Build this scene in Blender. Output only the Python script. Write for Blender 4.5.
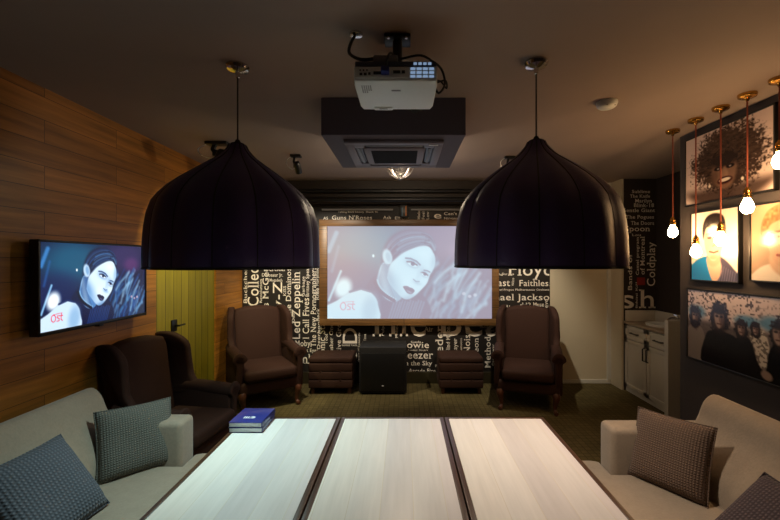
import bpy, bmesh, math, random
import numpy as np
from mathutils import Vector, Matrix
PI = math.pi
random.seed(4)
for o in list(bpy.data.objects):
    bpy.data.objects.remove(o)
SC = bpy.context.scene
COL = SC.collection

# ------------------------------------------------------------ camera, world, exposure
EYE = 1.6
F = 390.0                                    # focal length in pixels of the 780 wide frame
VPX, VPY = 404.0, 261.0
cd = bpy.data.cameras.new('camera')
cd.sensor_width = 36.0
cd.lens = 36.0 * F / 780.0
cd.shift_x = -(VPX - 390.0) / 780.0
cd.shift_y = (VPY - 260.0) / 780.0
cd.clip_start = 0.02
cam = bpy.data.objects.new('camera', cd)
cam.location = (0, 0, EYE)
cam.rotation_euler = (PI / 2, 0, 0)
COL.objects.link(cam)
SC.camera = cam
w = bpy.data.worlds.new('world')
w.use_nodes = True
w.node_tree.nodes['Background'].inputs[0].default_value = (0.5, 0.55, 0.7, 1)
w.node_tree.nodes['Background'].inputs[1].default_value = 0.012
SC.world = w
SC.view_settings.view_transform = 'Standard'
SC.view_settings.look = 'None'
SC.view_settings.exposure = 0.0
SC.view_settings.gamma = 1.0
SC.view_settings.use_curve_mapping = False

# light strengths in one place
PENDANT_W = (72.0, 62.0)
PENDANT_COL = ((0.70, 1.0, 0.97), (1.0, 0.82, 0.64))
BULB_L = 84.0
BULB_COL = (1.0, 0.60, 0.27)
DOME_W = 20.0
SPOT_W = 150.0
TV_L, SCREEN_L = 1.1, 1.3

# ------------------------------------------------------------ room numbers
H = 2.62
YB = 5.11            # back wall
XL = -2.12           # left wall
XR = 2.28            # picture wall
XN = 3.13            # niche side wall
YN = 4.84            # niche end wall
YE = 3.22            # far end of the picture wall
Y0 = -1.2            # wall behind the camera


def P(px, py, d):
    """point at depth d (metres) that a pixel of the photograph looks at"""
    return Vector(((px - VPX) * d / F, d, EYE - (py - VPY) * d / F))


# ------------------------------------------------------------ tags
def tag(o, label=None, cat=None, group=None, kind=None):
    if label: o['label'] = label
    if cat: o['category'] = cat
    if group: o['group'] = group
    if kind: o['kind'] = kind
    return o


def thing(name, label, cat, loc=(0, 0, 0), rz=0, group=None):
    o = bpy.data.objects.new(name, None)
    o.empty_display_size = 0.1
    o.location = loc
    o.rotation_euler = (0, 0, rz)
    COL.objects.link(o)
    return tag(o, label, cat, group)


def obj(name, bm, mat, parent=None, smooth=True, angle=40):
    me = bpy.data.meshes.new(name)
    bm.normal_update()
    bm.to_mesh(me)
    bm.free()
    if smooth:
        for p in me.polygons: p.use_smooth = True
        try: me.set_sharp_from_angle(angle=math.radians(angle))
        except Exception: pass
    for m in (mat if isinstance(mat, (list, tuple)) else [mat]):
        me.materials.append(m)
    o = bpy.data.objects.new(name, me)
    COL.objects.link(o)
    if parent is not None: o.parent = parent
    return o


def struct(name, bm, mat, parent=None, smooth=False):
    o = obj(name, bm, mat, parent, smooth)
    if parent is None: o['kind'] = 'structure'
    return o


def copy_tree(o, parent=None):
    c = o.copy()
    COL.objects.link(c)
    if parent is not None: c.parent = parent
    for ch in list(o.children): copy_tree(ch, c)
    return c


# ------------------------------------------------------------ shapes
def B(): return bmesh.new()


def box(bm, x0, x1, y0, y1, z0, z1, r=0.0, seg=2, M=None, mi=0):
    t = bmesh.new()
    bmesh.ops.create_cube(t, size=1)
    for v in t.verts:
        v.co = Vector((x0 + (v.co.x + .5) * (x1 - x0), y0 + (v.co.y + .5) * (y1 - y0), z0 + (v.co.z + .5) * (z1 - z0)))
    if r > 0:
        bmesh.ops.bevel(t, geom=t.edges[:], offset=r, segments=seg, profile=0.5, affect='EDGES')
    return add(bm, t, M, mi)


def add(bm, t, M=None, mi=0):
    """append bmesh t to bm"""
    if M is not None: bmesh.ops.transform(t, matrix=M, verts=t.verts[:])
    mp = {}
    for v in t.verts: mp[v] = bm.verts.new(v.co)
    for f in t.faces:
        try:
            nf = bm.faces.new([mp[v] for v in f.verts])
            nf.material_index = mi
        except ValueError: pass
    t.free()
    return bm


def lathe(bm, prof, n=32, M=None, mi=0, rmod=None, close=True):
    t = bmesh.new()
    rings = []
    for (r, z) in prof:
        if r < 1e-6:
            rings.append([t.verts.new((0, 0, z))])
        else:
            ring = []
            for i in range(n):
                a = 2 * PI * i / n
                rr = r * (rmod(a, z) if rmod else 1)
                ring.append(t.verts.new((rr * math.cos(a), rr * math.sin(a), z)))
            rings.append(ring)
    for a, b in zip(rings, rings[1:]):
        for i in range(n):
            j = (i + 1) % n
            if len(a) == 1 and len(b) == 1: continue
            if len(a) == 1: t.faces.new((a[0], b[i], b[j]))
            elif len(b) == 1: t.faces.new((a[i], b[0], a[j]))
            else: t.faces.new((a[i], b[i], b[j], a[j]))
    if close:
        for ring, fl in ((rings[0], 1), (rings[-1], 0)):
            if len(ring) > 2:
                t.faces.new(ring[::-1] if fl else ring)
    bmesh.ops.recalc_face_normals(t, faces=t.faces[:])
    return add(bm, t, M, mi)


def tube(bm, pts, r, n=8, mi=0):
    """a swept tube; r a number or one radius per point"""
    pts = [Vector(p) for p in pts]
    rs = r if isinstance(r, (list, tuple)) else [r] * len(pts)
    t = bmesh.new()
    rings = []
    ref = None
    for i, p in enumerate(pts):
        d = (pts[min(i + 1, len(pts) - 1)] - pts[max(i - 1, 0)]).normalized()
        if ref is None:
            ref = Vector((0, 0, 1)) if abs(d.z) < .9 else Vector((1, 0, 0))
        u = (ref - d * ref.dot(d)).normalized()
        ref = u
        v = d.cross(u)
        rings.append([t.verts.new(p + (u * math.cos(2 * PI * k / n) + v * math.sin(2 * PI * k / n)) * rs[i]) for k in range(n)])
    for a, b in zip(rings, rings[1:]):
        for k in range(n):
            t.faces.new((a[k], a[(k + 1) % n], b[(k + 1) % n], b[k]))
    t.faces.new(rings[0][::-1]); t.faces.new(rings[-1])
    bmesh.ops.recalc_face_normals(t, faces=t.faces[:])
    return add(bm, t, None, mi)


def spline(pts, k=6):
    """Catmull-Rom points"""
    p = [Vector(q) for q in pts]
    p = [p[0] * 2 - p[1]] + p + [p[-1] * 2 - p[-2]]
    out = []
    for i in range(1, len(p) - 2):
        for j in range(k):
            t = j / k
            a, b, c, d = p[i - 1], p[i], p[i + 1], p[i + 2]
            out.append(0.5 * ((2 * b) + (c - a) * t + (2 * a - 5 * b + 4 * c - d) * t * t + (3 * b - a - 3 * c + d) * t ** 3))
    out.append(p[-2])
    return out


def prism(bm, poly, t0, t1, axis='x', r=0.0, seg=3, M=None, mi=0):
    """extrude a 2-D outline; axis x: outline in (y,z); axis y: outline in (x,z); axis z: outline in (x,y)"""
    def at(a, b, t):
        return {'x': (t, a, b), 'y': (a, t, b), 'z': (a, b, t)}[axis]
    t = bmesh.new()
    lo = [t.verts.new(at(a, b, t0)) for a, b in poly]
    hi = [t.verts.new(at(a, b, t1)) for a, b in poly]
    n = len(poly)
    f0 = t.faces.new(lo); f1 = t.faces.new(hi[::-1])
    for i in range(n):
        t.faces.new((lo[i], hi[i], hi[(i + 1) % n], lo[(i + 1) % n]))
    bmesh.ops.recalc_face_normals(t, faces=t.faces[:])
    if r > 0:
        es = set(f0.edges) | set(f1.edges)
        bmesh.ops.bevel(t, geom=list(es), offset=r, segments=seg, profile=0.5, affect='EDGES')
    return add(bm, t, M, mi)


def arcpoly(pts, k=5):
    """closed smooth outline through 2-D points"""
    n = len(pts)
    out = []
    for i in range(n):
        a, b, c, d = [Vector(pts[(i + j) % n]) for j in (-1, 0, 1, 2)]
        for j in range(k):
            t = j / k
            q = 0.5 * ((2 * b) + (c - a) * t + (2 * a - 5 * b + 4 * c - d) * t * t + (3 * b - a - 3 * c + d) * t ** 3)
            out.append((q.x, q.y))
    return out


def T(x, y, z): return Matrix.Translation((x, y, z))
def R(a, ax): return Matrix.Rotation(a, 4, ax)


# ------------------------------------------------------------ materials
def srgb(r, g, b):
    f = lambda c: (c / 255 / 12.92) if c / 255 <= .04045 else ((c / 255 + .055) / 1.055) ** 2.4
    return (f(r), f(g), f(b), 1)


class NT:
    def __init__(s, name):
        s.m = bpy.data.materials.new(name)
        s.m.use_nodes = True
        s.t = s.m.node_tree
        s.b = s.t.nodes['Principled BSDF']
    def n(s, typ, **kw):
        n = s.t.nodes.new(typ)
        for k, v in kw.items():
            if k.startswith('i_'):
                n.inputs[k[2:].replace('_', ' ')].default_value = v
            else: setattr(n, k, v)
        return n
    def l(s, a, b): s.t.links.new(a, b)
    def pos(s, swz='xyz', scale=(1, 1, 1)):
        g = s.n('ShaderNodeTexCoord') if swz.startswith('o') else s.n('ShaderNodeNewGeometry')
        out = g.outputs['Object'] if swz.startswith('o') else g.outputs['Position']
        sw = swz[1:] if swz.startswith('o') else swz
        sep = s.n('ShaderNodeSeparateXYZ'); s.l(out, sep.inputs[0])
        cmb = s.n('ShaderNodeCombineXYZ')
        for i, c in enumerate(sw): s.l(sep.outputs['xyz'.index(c)], cmb.inputs[i])
        mp = s.n('ShaderNodeMapping'); mp.inputs['Scale'].default_value = scale; mp.inputs['Location'].default_value = (3.3, .02, 0) if swz == 'oyxz' else (0, 0, 0)
        s.l(cmb.outputs[0], mp.inputs[0])
        return mp.outputs[0]
    def mix(s, a, b, fac, mode='MIX'):
        m = s.n('ShaderNodeMix', data_type='RGBA', blend_type=mode)
        for sock, v in ((m.inputs[0], fac), (m.inputs[6], a), (m.inputs[7], b)):
            if hasattr(v, 'is_output'): s.l(v, sock)
            else: sock.default_value = v
        return m.outputs[2]
    def ramp(s, v, stops):
        r = s.n('ShaderNodeValToRGB')
        e = r.color_ramp.elements
        while len(e) < len(stops): e.new(0.5)
        for el, (p, c) in zip(e, stops): el.position = p; el.color = c
        s.l(v, r.inputs[0])
        return r.outputs[0]
    def noise(s, vec, scale, detail=4, rough=.55):
        n = s.n('ShaderNodeTexNoise')
        n.inputs['Scale'].default_value = scale; n.inputs['Detail'].default_value = detail; n.inputs['Roughness'].default_value = rough
        if vec is not None: s.l(vec, n.inputs['Vector'])
        return n.outputs[0]
    def bump(s, h, strength=.3, dist=.01):
        b = s.n('ShaderNodeBump'); b.inputs['Strength'].default_value = strength; b.inputs['Distance'].default_value = dist
        s.l(h, b.inputs['Height']); s.l(b.outputs[0], s.b.inputs['Normal'])
    def set(s, col=None, rough=.5, metal=0, spec=None, sheen=0, coat=0):
        if col is not None:
            if hasattr(col, 'is_output'): s.l(col, s.b.inputs['Base Color'])
            else: s.b.inputs['Base Color'].default_value = col
        s.b.inputs['Roughness'].default_value = rough
        s.b.inputs['Metallic'].default_value = metal
        if spec is not None: s.b.inputs['Specular IOR Level'].default_value = spec
        s.b.inputs['Sheen Weight'].default_value = sheen
        s.b.inputs['Coat Weight'].default_value = coat
        return s


def plain(name, c, rough=.5, metal=0, vary=.08, scale=30, spec=None, coat=0, bump=0):
    s = NT(name)
    v = s.noise(s.pos('oxyz'), scale)
    a = tuple(x * (1 - vary) for x in c[:3]) + (1,)
    b = tuple(min(1, x * (1 + vary)) for x in c[:3]) + (1,)
    s.set(s.mix(a, b, v), rough, metal, spec, coat=coat)
    if bump: s.bump(v, bump, .004)
    return s.m


def fabric(name, c, scale=260, rough=.85, sheen=.3, bump=.25, blot=.18):
    s = NT(name)
    p = s.pos('oxyz')
    big = s.noise(p, 16, 5, .7)
    fine = s.noise(p, scale, 2)
    d = tuple(x * (1 - blot) for x in c[:3]) + (1,)
    e = tuple(min(1, x * (1 + blot)) for x in c[:3]) + (1,)
    s.set(s.mix(s.mix(d, e, big), s.mix(d, e, fine), .45), rough, 0, .3, sheen)
    s.bump(fine, bump, .004)
    return s.m


def glow(name, c, strength):
    s = NT(name)
    s.set((0, 0, 0, 1), .4)
    s.b.inputs['Emission Color'].default_value = tuple(c[:3]) + (1,)
    s.b.inputs['Emission Strength'].default_value = strength
    return s.m


def wood_planks(name, swz, width, height, cols, rough=.5, grain=(2.0, 40.0), gap=.003, gapcol=(.012, .008, .005, 1), offset=.5, streak=.5, coat=0, bump=.12):
    """planks run along the first axis of swz"""
    s = NT(name)
    p = s.pos(swz)
    br = s.n('ShaderNodeTexBrick', offset=offset, offset_frequency=2)
    br.inputs['Color1'].default_value = (0, 0, 0, 1)
    br.inputs['Color2'].default_value = (1, 1, 1, 1)
    br.inputs['Mortar'].default_value = (.5, .5, .5, 1)
    br.inputs['Scale'].default_value = 1
    br.inputs['Mortar Size'].default_value = gap
    br.inputs['Mortar Smooth'].default_value = .1
    br.inputs['Bias'].default_value = 0
    br.inputs['Brick Width'].default_value = width
    br.inputs['Row Height'].default_value = height
    s.l(p, br.inputs['Vector'])
    tone = s.ramp(br.outputs['Color'], [(i / (len(cols) - 1), c) for i, c in enumerate(cols)])
    gp = s.pos(swz, (grain[0], grain[1], grain[1]))
    off = s.n('ShaderNodeVectorMath', operation='ADD'); s.l(gp, off.inputs[0])
    sc = s.n('ShaderNodeVectorMath', operation='SCALE'); sc.inputs['Scale'].default_value = 7.0
    s.l(br.outputs['Color'], sc.inputs[0]); s.l(sc.outputs[0], off.inputs[1])
    g = s.noise(off.outputs[0], 1.0, 6, .6)
    gr = s.ramp(g, [(.3, (1 - streak,) * 3 + (1,)), (.7, (1.0,) * 3 + (1,))])
    c = s.mix(tone, gr, 1.0, 'MULTIPLY')
    c = s.mix(c, gapcol, br.outputs['Fac'])
    s.set(c, rough, coat=coat)
    s.bump(g, bump, .004)
    return s.m


M = {}
M['ceiling'] = plain('ceiling_paint', srgb(154, 138, 130), .8, vary=.04, scale=6)
M['wood_wall'] = wood_planks('wall_planks', 'yzx', 1.15, .135, [srgb(184, 120, 44), srgb(200, 134, 52), srgb(166, 108, 40), srgb(190, 126, 50)], .45, (1.6, 26), gap=.0016, gapcol=srgb(50, 30, 14), streak=.55)
M['yellow_door'] = wood_planks('door_planks', 'zyx', 9, .125, [srgb(150, 138, 34), srgb(170, 155, 44), srgb(140, 128, 30)], .5, (1.2, 24), streak=.3)
M['black_wall'] = plain('black_wallpaper', srgb(26, 21, 19), .6, vary=.15)
M['dark_wall'] = plain('dark_wall_paint', srgb(66, 60, 60), .75, vary=.05, scale=12)
M['niche_wall'] = plain('niche_wall_paint', srgb(44, 34, 30), .75, vary=.08)
M['cream'] = plain('cream_paint', srgb(196, 184, 160), .6, vary=.03, scale=5)
M['white_trim'] = plain('white_trim', srgb(200, 198, 190), .45, vary=.03)
M['lettering'] = plain('lettering_ink', srgb(238, 230, 218), .6, vary=.05)
M['lettering_red'] = plain('lettering_red', srgb(150, 40, 34), .6)
M['skirting'] = plain('dark_skirting', srgb(52, 46, 30), .35)
M['black'] = plain('black_plastic', srgb(17, 17, 18), .4, vary=.1)
M['black_matte'] = plain('black_matte', srgb(16, 14, 14), .75, vary=.1)
M['beam'] = plain('beam_paint', srgb(38, 30, 25), .6, vary=.1)
M['chrome'] = plain('chrome', srgb(210, 205, 200), .15, 1)
M['steel'] = plain('steel', srgb(150, 145, 140), .3, 1)
M['brass'] = plain('brass', srgb(196, 150, 72), .22, 1)
M['cord_red'] = plain('cord_fabric', srgb(132, 62, 40), .8)
M['black_cord'] = plain('black_cord', srgb(14, 12, 12), .6)
M['sofa'] = fabric('sofa_velour', srgb(150, 135, 118), 90, blot=.3)
M['knit'] = None
M['armchair'] = fabric('armchair_velvet', srgb(50, 27, 18), 300, .8, .0, blot=.2)
M['ottoman'] = fabric('ottoman_fabric', srgb(52, 30, 20), 300, .8, .0)
M['chair_wood'] = plain('chair_wood', srgb(78, 44, 28), .35)
M['table_frame'] = wood_planks('table_frame_wood', 'oyxz', 3, .5, [srgb(74, 46, 32), srgb(66, 40, 28)], .35, (3, 60))
M['frame_wood'] = wood_planks('screen_frame_wood', 'xzy', 3, .5, [srgb(128, 92, 52), srgb(116, 82, 46)], .45, (3, 50))
M['white_plastic'] = plain('white_plastic', srgb(226, 230, 228), .4, vary=.02)
M['ac_box'] = plain('ceiling_box_paint', srgb(92, 86, 98), .7, vary=.04)
M['ac'] = plain('air_conditioner_plastic', srgb(118, 110, 118), .5, vary=.03)
M['grey_plastic'] = plain('grey_plastic', srgb(120, 120, 122), .5)
M['cabinet'] = plain('cabinet_lacquer', srgb(205, 200, 190), .4, vary=.02)
M['worktop'] = plain('stone_worktop', srgb(150, 132, 112), .3, vary=.2, scale=60)
M['book'] = plain('blue_book_cover', srgb(34, 42, 112), .35, vary=.06, coat=.3)
M['paper'] = plain('paper_edges', srgb(236, 238, 240), .8, vary=.05, scale=200)
M['silver'] = plain('silver_foil', srgb(196, 196, 204), .4)
M['lining'] = plain('shade_lining', srgb(205, 190, 160), .5)
M['bulb'] = glow('bulb_glow', BULB_COL, BULB_L)
M['pendant_bulb'] = glow('pendant_bulb_glow', (1, .9, .75), 4)
M['led'] = glow('led_glow', (.45, .66, 1.0), .4)
M['pink_glow'] = glow('status_glow', (1, .3, .2), 1)

# carpet
s = NT('carpet_tiles')
p = s.pos('xyz')
ck = s.n('ShaderNodeTexBrick', offset=0.0)
ck.inputs['Scale'].default_value = 1
ck.inputs['Brick Width'].default_value = .055; ck.inputs['Row Height'].default_value = .055
ck.inputs['Mortar Size'].default_value = .006; ck.inputs['Mortar Smooth'].default_value = .6
ck.inputs['Color1'].default_value = srgb(90, 80, 50); ck.inputs['Color2'].default_value = srgb(108, 97, 64)
ck.inputs['Mortar'].default_value = srgb(66, 58, 36)
s.l(p, ck.inputs['Vector'])
n1 = s.noise(p, 160, 3)
n2 = s.noise(p, 2.5, 3)
c = s.mix(ck.outputs['Color'], s.ramp(n1, [(.3, srgb(60, 53, 31)), (.7, srgb(116, 104, 70))]), .4)
c = s.mix(c, s.ramp(n2, [(.35, (.75, .75, .75, 1)), (.65, (1, 1, 1, 1))]), 1.0, 'MULTIPLY')
s.set(c, .95, spec=.1)
s.bump(n1, .5, .006)
M['carpet'] = s.m

# table tops: pale boards running away from the camera
M['table_top'] = wood_planks('pale_boards', 'oyxz', 9, .118, [srgb(232, 228, 222), srgb(206, 200, 200), srgb(234, 230, 222), srgb(214, 206, 206), srgb(228, 223, 214)], .3, (3.0, 45), gap=.0012, gapcol=srgb(205, 196, 182), offset=0.0, streak=.12, coat=.15, bump=.04)

# knitted cushions
def knit(name, c, n=34, sz=.42):
    s = NT(name)
    p = s.pos('oxzy')
    w1 = s.n('ShaderNodeTexWave', wave_type='BANDS', bands_direction='X'); w1.inputs['Scale'].default_value = 2 * PI / 20 * n / sz
    w2 = s.n('ShaderNodeTexWave', wave_type='BANDS', bands_direction='Y'); w2.inputs['Scale'].default_value = 2 * PI / 20 * n / sz
    for q in (w1, w2):
        q.inputs['Distortion'].default_value = .25; q.inputs['Detail'].default_value = 1
        s.l(p, q.inputs['Vector'])
    m = s.n('ShaderNodeMath', operation='MULTIPLY'); s.l(w1.outputs['Fac'], m.inputs[0]); s.l(w2.outputs['Fac'], m.inputs[1])
    dk = tuple(x * .55 for x in c[:3]) + (1,)
    s.set(s.mix(dk, c, m.outputs[0]), .95, spec=.15, sheen=.1)
    s.bump(m.outputs[0], .8, .006)
    return s.m
M['knit_grey'] = knit('grey_knit', srgb(122, 120, 112))
M['knit_slate'] = knit('slate_knit', srgb(104, 108, 118), 26)
M['knit_brown'] = knit('brown_knit', srgb(128, 106, 92))
M['knit_plum'] = knit('plum_knit', srgb(92, 80, 84), 28)

# pendant shade leather
s = NT('pendant_leather')
p = s.pos('oxyz')
v = s.noise(p, 180, 3)
s.set(s.mix(srgb(64, 52, 102), srgb(84, 64, 110), s.noise(p, 5, 2)), .46, spec=.5)
s.bump(v, .35, .004)
M['leather'] = s.m
M['leather_seam'] = plain('pendant_seam', srgb(24, 20, 26), .5)

# clear glass that lets light through
s = NT('clear_glass')
out = s.t.nodes['Material Output']
tr = s.n('ShaderNodeBsdfTransparent'); gl = s.n('ShaderNodeBsdfGlossy'); gl.inputs['Roughness'].default_value = .08
fr = s.n('ShaderNodeLayerWeight'); fr.inputs['Blend'].default_value = .45
mx = s.n('ShaderNodeMixShader'); s.l(fr.outputs['Facing'], mx.inputs[0]); s.l(tr.outputs[0], mx.inputs[1]); s.l(gl.outputs[0], mx.inputs[2])
s.l(mx.outputs[0], out.inputs['Surface'])
M['glass'] = s.m


def picture_mat(name, emit=0.0, rough=.25):
    s = NT(name)
    a = s.n('ShaderNodeAttribute', attribute_name='pic')
    if emit:
        s.set((0.01, 0.01, 0.01, 1), rough)
        s.l(a.outputs['Color'], s.b.inputs['Emission Color'])
        s.b.inputs['Emission Strength'].default_value = emit
    else:
        s.set(a.outputs['Color'], rough, spec=.6)
    return s.m
M['tv_image'] = picture_mat('television_image', TV_L, .2)
M['screen_image'] = picture_mat('projected_image', SCREEN_L, .8)  # the canvas emits by itself, standing in for light thrown by the projector
M['photo'] = picture_mat('photo_print', 0, .2)

# ------------------------------------------------------------ pictures painted as fine grids of coloured points
def S01(x): x = np.clip(x, 0, 1); return x * x * (3 - 2 * x)


class Pic:
    def __init__(s, w, h, W, Hh, base):
        s.w, s.h = w, h
        s.X, s.Y = np.meshgrid(np.linspace(0, W, w), np.linspace(0, Hh, h))
        s.c = np.zeros((h, w, 3)); s.c[:] = np.array(base) / 255.0
        s.rng = np.random.RandomState(3)
    def put(s, mask, col, a=1.0):
        m = (np.clip(mask, 0, 1) * a)[..., None]
        s.c = s.c * (1 - m) + np.array(col) / 255.0 * m
    def ell(s, cx, cy, rx, ry, rot, col, soft=.15, a=1.0):
        ca, sa = math.cos(math.radians(rot)), math.sin(math.radians(rot))
        dx, dy = s.X - cx, s.Y - cy
        u, v = (dx * ca + dy * sa) / rx, (-dx * sa + dy * ca) / ry
        s.put(S01((1 - np.sqrt(u * u + v * v)) / soft + .5), col, a)
    def pmask(s, pts, soft):
        P_ = arcpoly(pts, 4)
        ins = np.zeros(s.X.shape, bool)
        dist = np.full(s.X.shape, 1e9)
        n = len(P_)
        for i in range(n):
            (x0, y0), (x1, y1) = P_[i], P_[(i + 1) % n]
            ex, ey = x1 - x0, y1 - y0
            L = ex * ex + ey * ey + 1e-9
            t = np.clip(((s.X - x0) * ex + (s.Y - y0) * ey) / L, 0, 1)
            dist = np.minimum(dist, (s.X - x0 - t * ex) ** 2 + (s.Y - y0 - t * ey) ** 2)
            if abs(ey) > 1e-9:
                cr = ((y0 > s.Y) != (y1 > s.Y)) & (s.X < ex * (s.Y - y0) / ey + x0)
                ins ^= cr
        d = np.sqrt(dist) * np.where(ins, 1, -1)
        return S01(d / soft + .5)
    def poly(s, pts, col, soft=6, a=1.0): s.put(s.pmask(pts, soft), col, a)
    def line(s, pts, wd, col, soft=3, a=1.0):
        d = np.full(s.X.shape, 1e9)
        for (x0, y0), (x1, y1) in zip(pts, pts[1:]):
            ex, ey = x1 - x0, y1 - y0
            t = np.clip(((s.X - x0) * ex + (s.Y - y0) * ey) / (ex * ex + ey * ey + 1e-9), 0, 1)
            d = np.minimum(d, np.sqrt((s.X - x0 - t * ex) ** 2 + (s.Y - y0 - t * ey) ** 2))
        s.put(S01((wd - d) / soft + .5), col, a)
    def noise(s, sx, sy, seed):
        r = np.random.RandomState(seed)
        g = r.rand(int(sy) + 3, int(sx) + 3)
        x = s.X / s.X.max() * sx; y = s.Y / s.Y.max() * sy
        xi, yi = x.astype(int), y.astype(int); fx, fy = S01(x - xi), S01(y - yi)
        return (g[yi, xi] * (1 - fx) + g[yi, xi + 1] * fx) * (1 - fy) + (g[yi + 1, xi] * (1 - fx) + g[yi + 1, xi + 1] * fx) * fy


def pic_mesh(name, pic, o, ux, vy, mat, parent):
    """flat grid: o top-left corner, ux across, vy down"""
    h, w_ = pic.h, pic.w
    o, ux, vy = np.array(o), np.array(ux), np.array(vy)
    u = np.linspace(0, 1, w_); v = np.linspace(0, 1, h)
    co = o + u[None, :, None] * ux + v[:, None, None] * vy
    idx = np.arange(h * w_).reshape(h, w_)
    fa = np.stack([idx[:-1, :-1], idx[1:, :-1], idx[1:, 1:], idx[:-1, 1:]], -1).reshape(-1, 4)
    me = bpy.data.meshes.new(name)
    me.from_pydata(co.reshape(-1, 3).tolist(), [], fa.tolist())
    at = me.color_attributes.new('pic', 'FLOAT_COLOR', 'POINT')
    c = np.clip(pic.c, 0, 1)
    lin = np.where(c <= .04045, c / 12.92, ((c + .055) / 1.055) ** 2.4)
    at.data.foreach_set('color', np.concatenate([lin, np.ones((h, w_, 1))], -1).reshape(-1).astype(np.float32))
    me.materials.append(mat)
    ob = bpy.data.objects.new(name, me)
    COL.objects.link(ob); ob.parent = parent
    return ob


def paint_singer():
    """close-up of a woman with slicked-back hair looking over a bare shoulder (canvas 735 x 411)"""
    p = Pic(260, 146, 735, 411, (14, 24, 58))
    p.ell(190, 90, 190, 110, 0, (0, 86, 118), 1.3, .95)
    p.ell(560, 60, 170, 90, 0, (60, 44, 96), 1.3, .8)
    p.ell(610, 110, 60, 40, 0, (120, 60, 120), 1.2, .5)
    p.ell(90, 240, 140, 90, 0, (10, 30, 84), 1.2, .8)
    # light streaks at the left
    p.line([(6, 110), (40, 30)], 10, (70, 140, 210), 14, .8)
    p.line([(6, 330), (60, 200)], 5, (150, 205, 245), 8, .9)
    p.line([(20, 200), (50, 90)], 6, (40, 100, 170), 14, .6)
    p.ell(70, 275, 36, 44, 20, (240, 250, 255), .9)
    # feathery blue streaks at the right
    r = random.Random(8)
    for k in range(70):
        x = 470 + r.random() * 265; y = 130 + r.random() * 230
        L = 50 + r.random() * 110; a = math.radians(100 + r.random() * 40)
        x1 = x + math.cos(a) * L; y1 = y + math.sin(a) * L
        cc = r.choice([(64, 130, 196), (104, 168, 222), (30, 70, 140), (150, 200, 236), (10, 34, 88), (40, 110, 170)])
        p.line([(x, y), (x * .7 + x1 * .3 - 6, y * .7 + y1 * .3), (x * .3 + x1 * .7 - 9, y * .3 + y1 * .7), (x1, y1)], 2 + r.random() * 6, cc, 20, .5)
    for pts in ([(480, 250), (520, 205), (560, 180), (590, 150)], [(520, 330), (540, 260), (585, 215)], [(600, 380), (620, 300), (680, 210)]):
        p.line(pts, 6, (176, 216, 242), 22, .6)
    for (x, y) in ((610, 300), (636, 312), (660, 306)): p.ell(x, y, 8, 7, 0, (200, 170, 190), .8, .8)
    # hair behind
    p.poly([(245, 190), (248, 110), (285, 45), (350, 18), (420, 26), (468, 62), (482, 120), (460, 180), (330, 220), (268, 250)], (13, 22, 54), 26)
    # dark clothing and hair by the neck
    p.poly([(170, 285), (215, 220), (250, 200), (310, 330), (420, 300), (455, 411), (225, 411)], (12, 22, 62), 12)
    for k in range(12):
        x = 300 + 12 * k
        p.line([(x, 330 + 4 * (k % 3)), (x - 26, 411)], 3, (46, 92, 160), 8, .6)
    # neck and shoulder
    NP_ = [(248, 162), (285, 190), (302, 280), (332, 318), (300, 336), (258, 320), (230, 280), (220, 238)]
    p.poly(NP_, (78, 128, 186), 8)
    p.put(p.pmask(NP_, 8) * np.exp(-((p.X - 242 - .25 * (p.Y - 200)) / 18) ** 2), (190, 220, 242), .7)
    p.poly([(-30, 372), (40, 332), (110, 290), (165, 282), (206, 306), (226, 350), (216, 430), (-30, 440)], (206, 228, 246), 8)
    p.ell(190, 370, 34, 60, 10, (128, 172, 214), 1.2, .7)
    p.line([(100, 292), (150, 278), (190, 290)], 5, (20, 40, 90), 5, .9)
    # face
    FP = [(296, 150), (330, 120), (380, 98), (430, 84), (464, 100), (481, 140), (478, 180), (458, 218), (446, 252), (420, 282), (392, 308), (362, 324), (334, 318), (300, 282), (270, 236), (272, 190)]
    p.poly(FP, (216, 236, 250), 7)
    fm = p.pmask(FP, 7)
    g = lambda cx, cy, rx, ry, rot: np.exp(-(((p.X - cx) * math.cos(rot) + (p.Y - cy) * math.sin(rot)) / rx) ** 2 - ((-(p.X - cx) * math.sin(rot) + (p.Y - cy) * math.cos(rot)) / ry) ** 2)
    for (cx, cy, rx, ry, rot, cc, al) in ((282, 240, 26, 80, -.45, (84, 136, 196), .8), (350, 330, 60, 20, -.3, (70, 120, 184), .8), (318, 262, 30, 46, -.5, (150, 192, 230), .55), (476, 150, 14, 60, .15, (120, 168, 214), .6),
                                      (380, 164, 34, 18, .4, (112, 152, 204), .75), (434, 208, 24, 17, .45, (112, 152, 204), .75), (415, 205, 8, 26, .5, (150, 186, 224), .6), (400, 252, 20, 8, .35, (120, 162, 210), .7),
                                      (350, 250, 30, 30, 0, (244, 250, 255), .5), (430, 120, 36, 22, .3, (246, 252, 255), .6), (372, 304, 22, 7, .5, (120, 164, 212), .6)):
        p.put(fm * g(cx, cy, rx, ry, rot), cc, al)
    # hairline strands
    p.poly([(276, 160), (300, 148), (340, 116), (400, 90), (455, 88), (478, 120), (478, 70), (420, 24), (340, 20), (280, 60), (258, 120)], (15, 25, 62), 15)
    HL = spline([(282, 168, 0), (306, 146, 0), (345, 116, 0), (400, 92, 0), (455, 86, 0), (482, 122, 0)], 4)
    HO = spline([(254, 168, 0), (266, 86, 0), (318, 34, 0), (400, 18, 0), (464, 42, 0), (494, 110, 0)], 4)
    r2 = random.Random(5)
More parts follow.
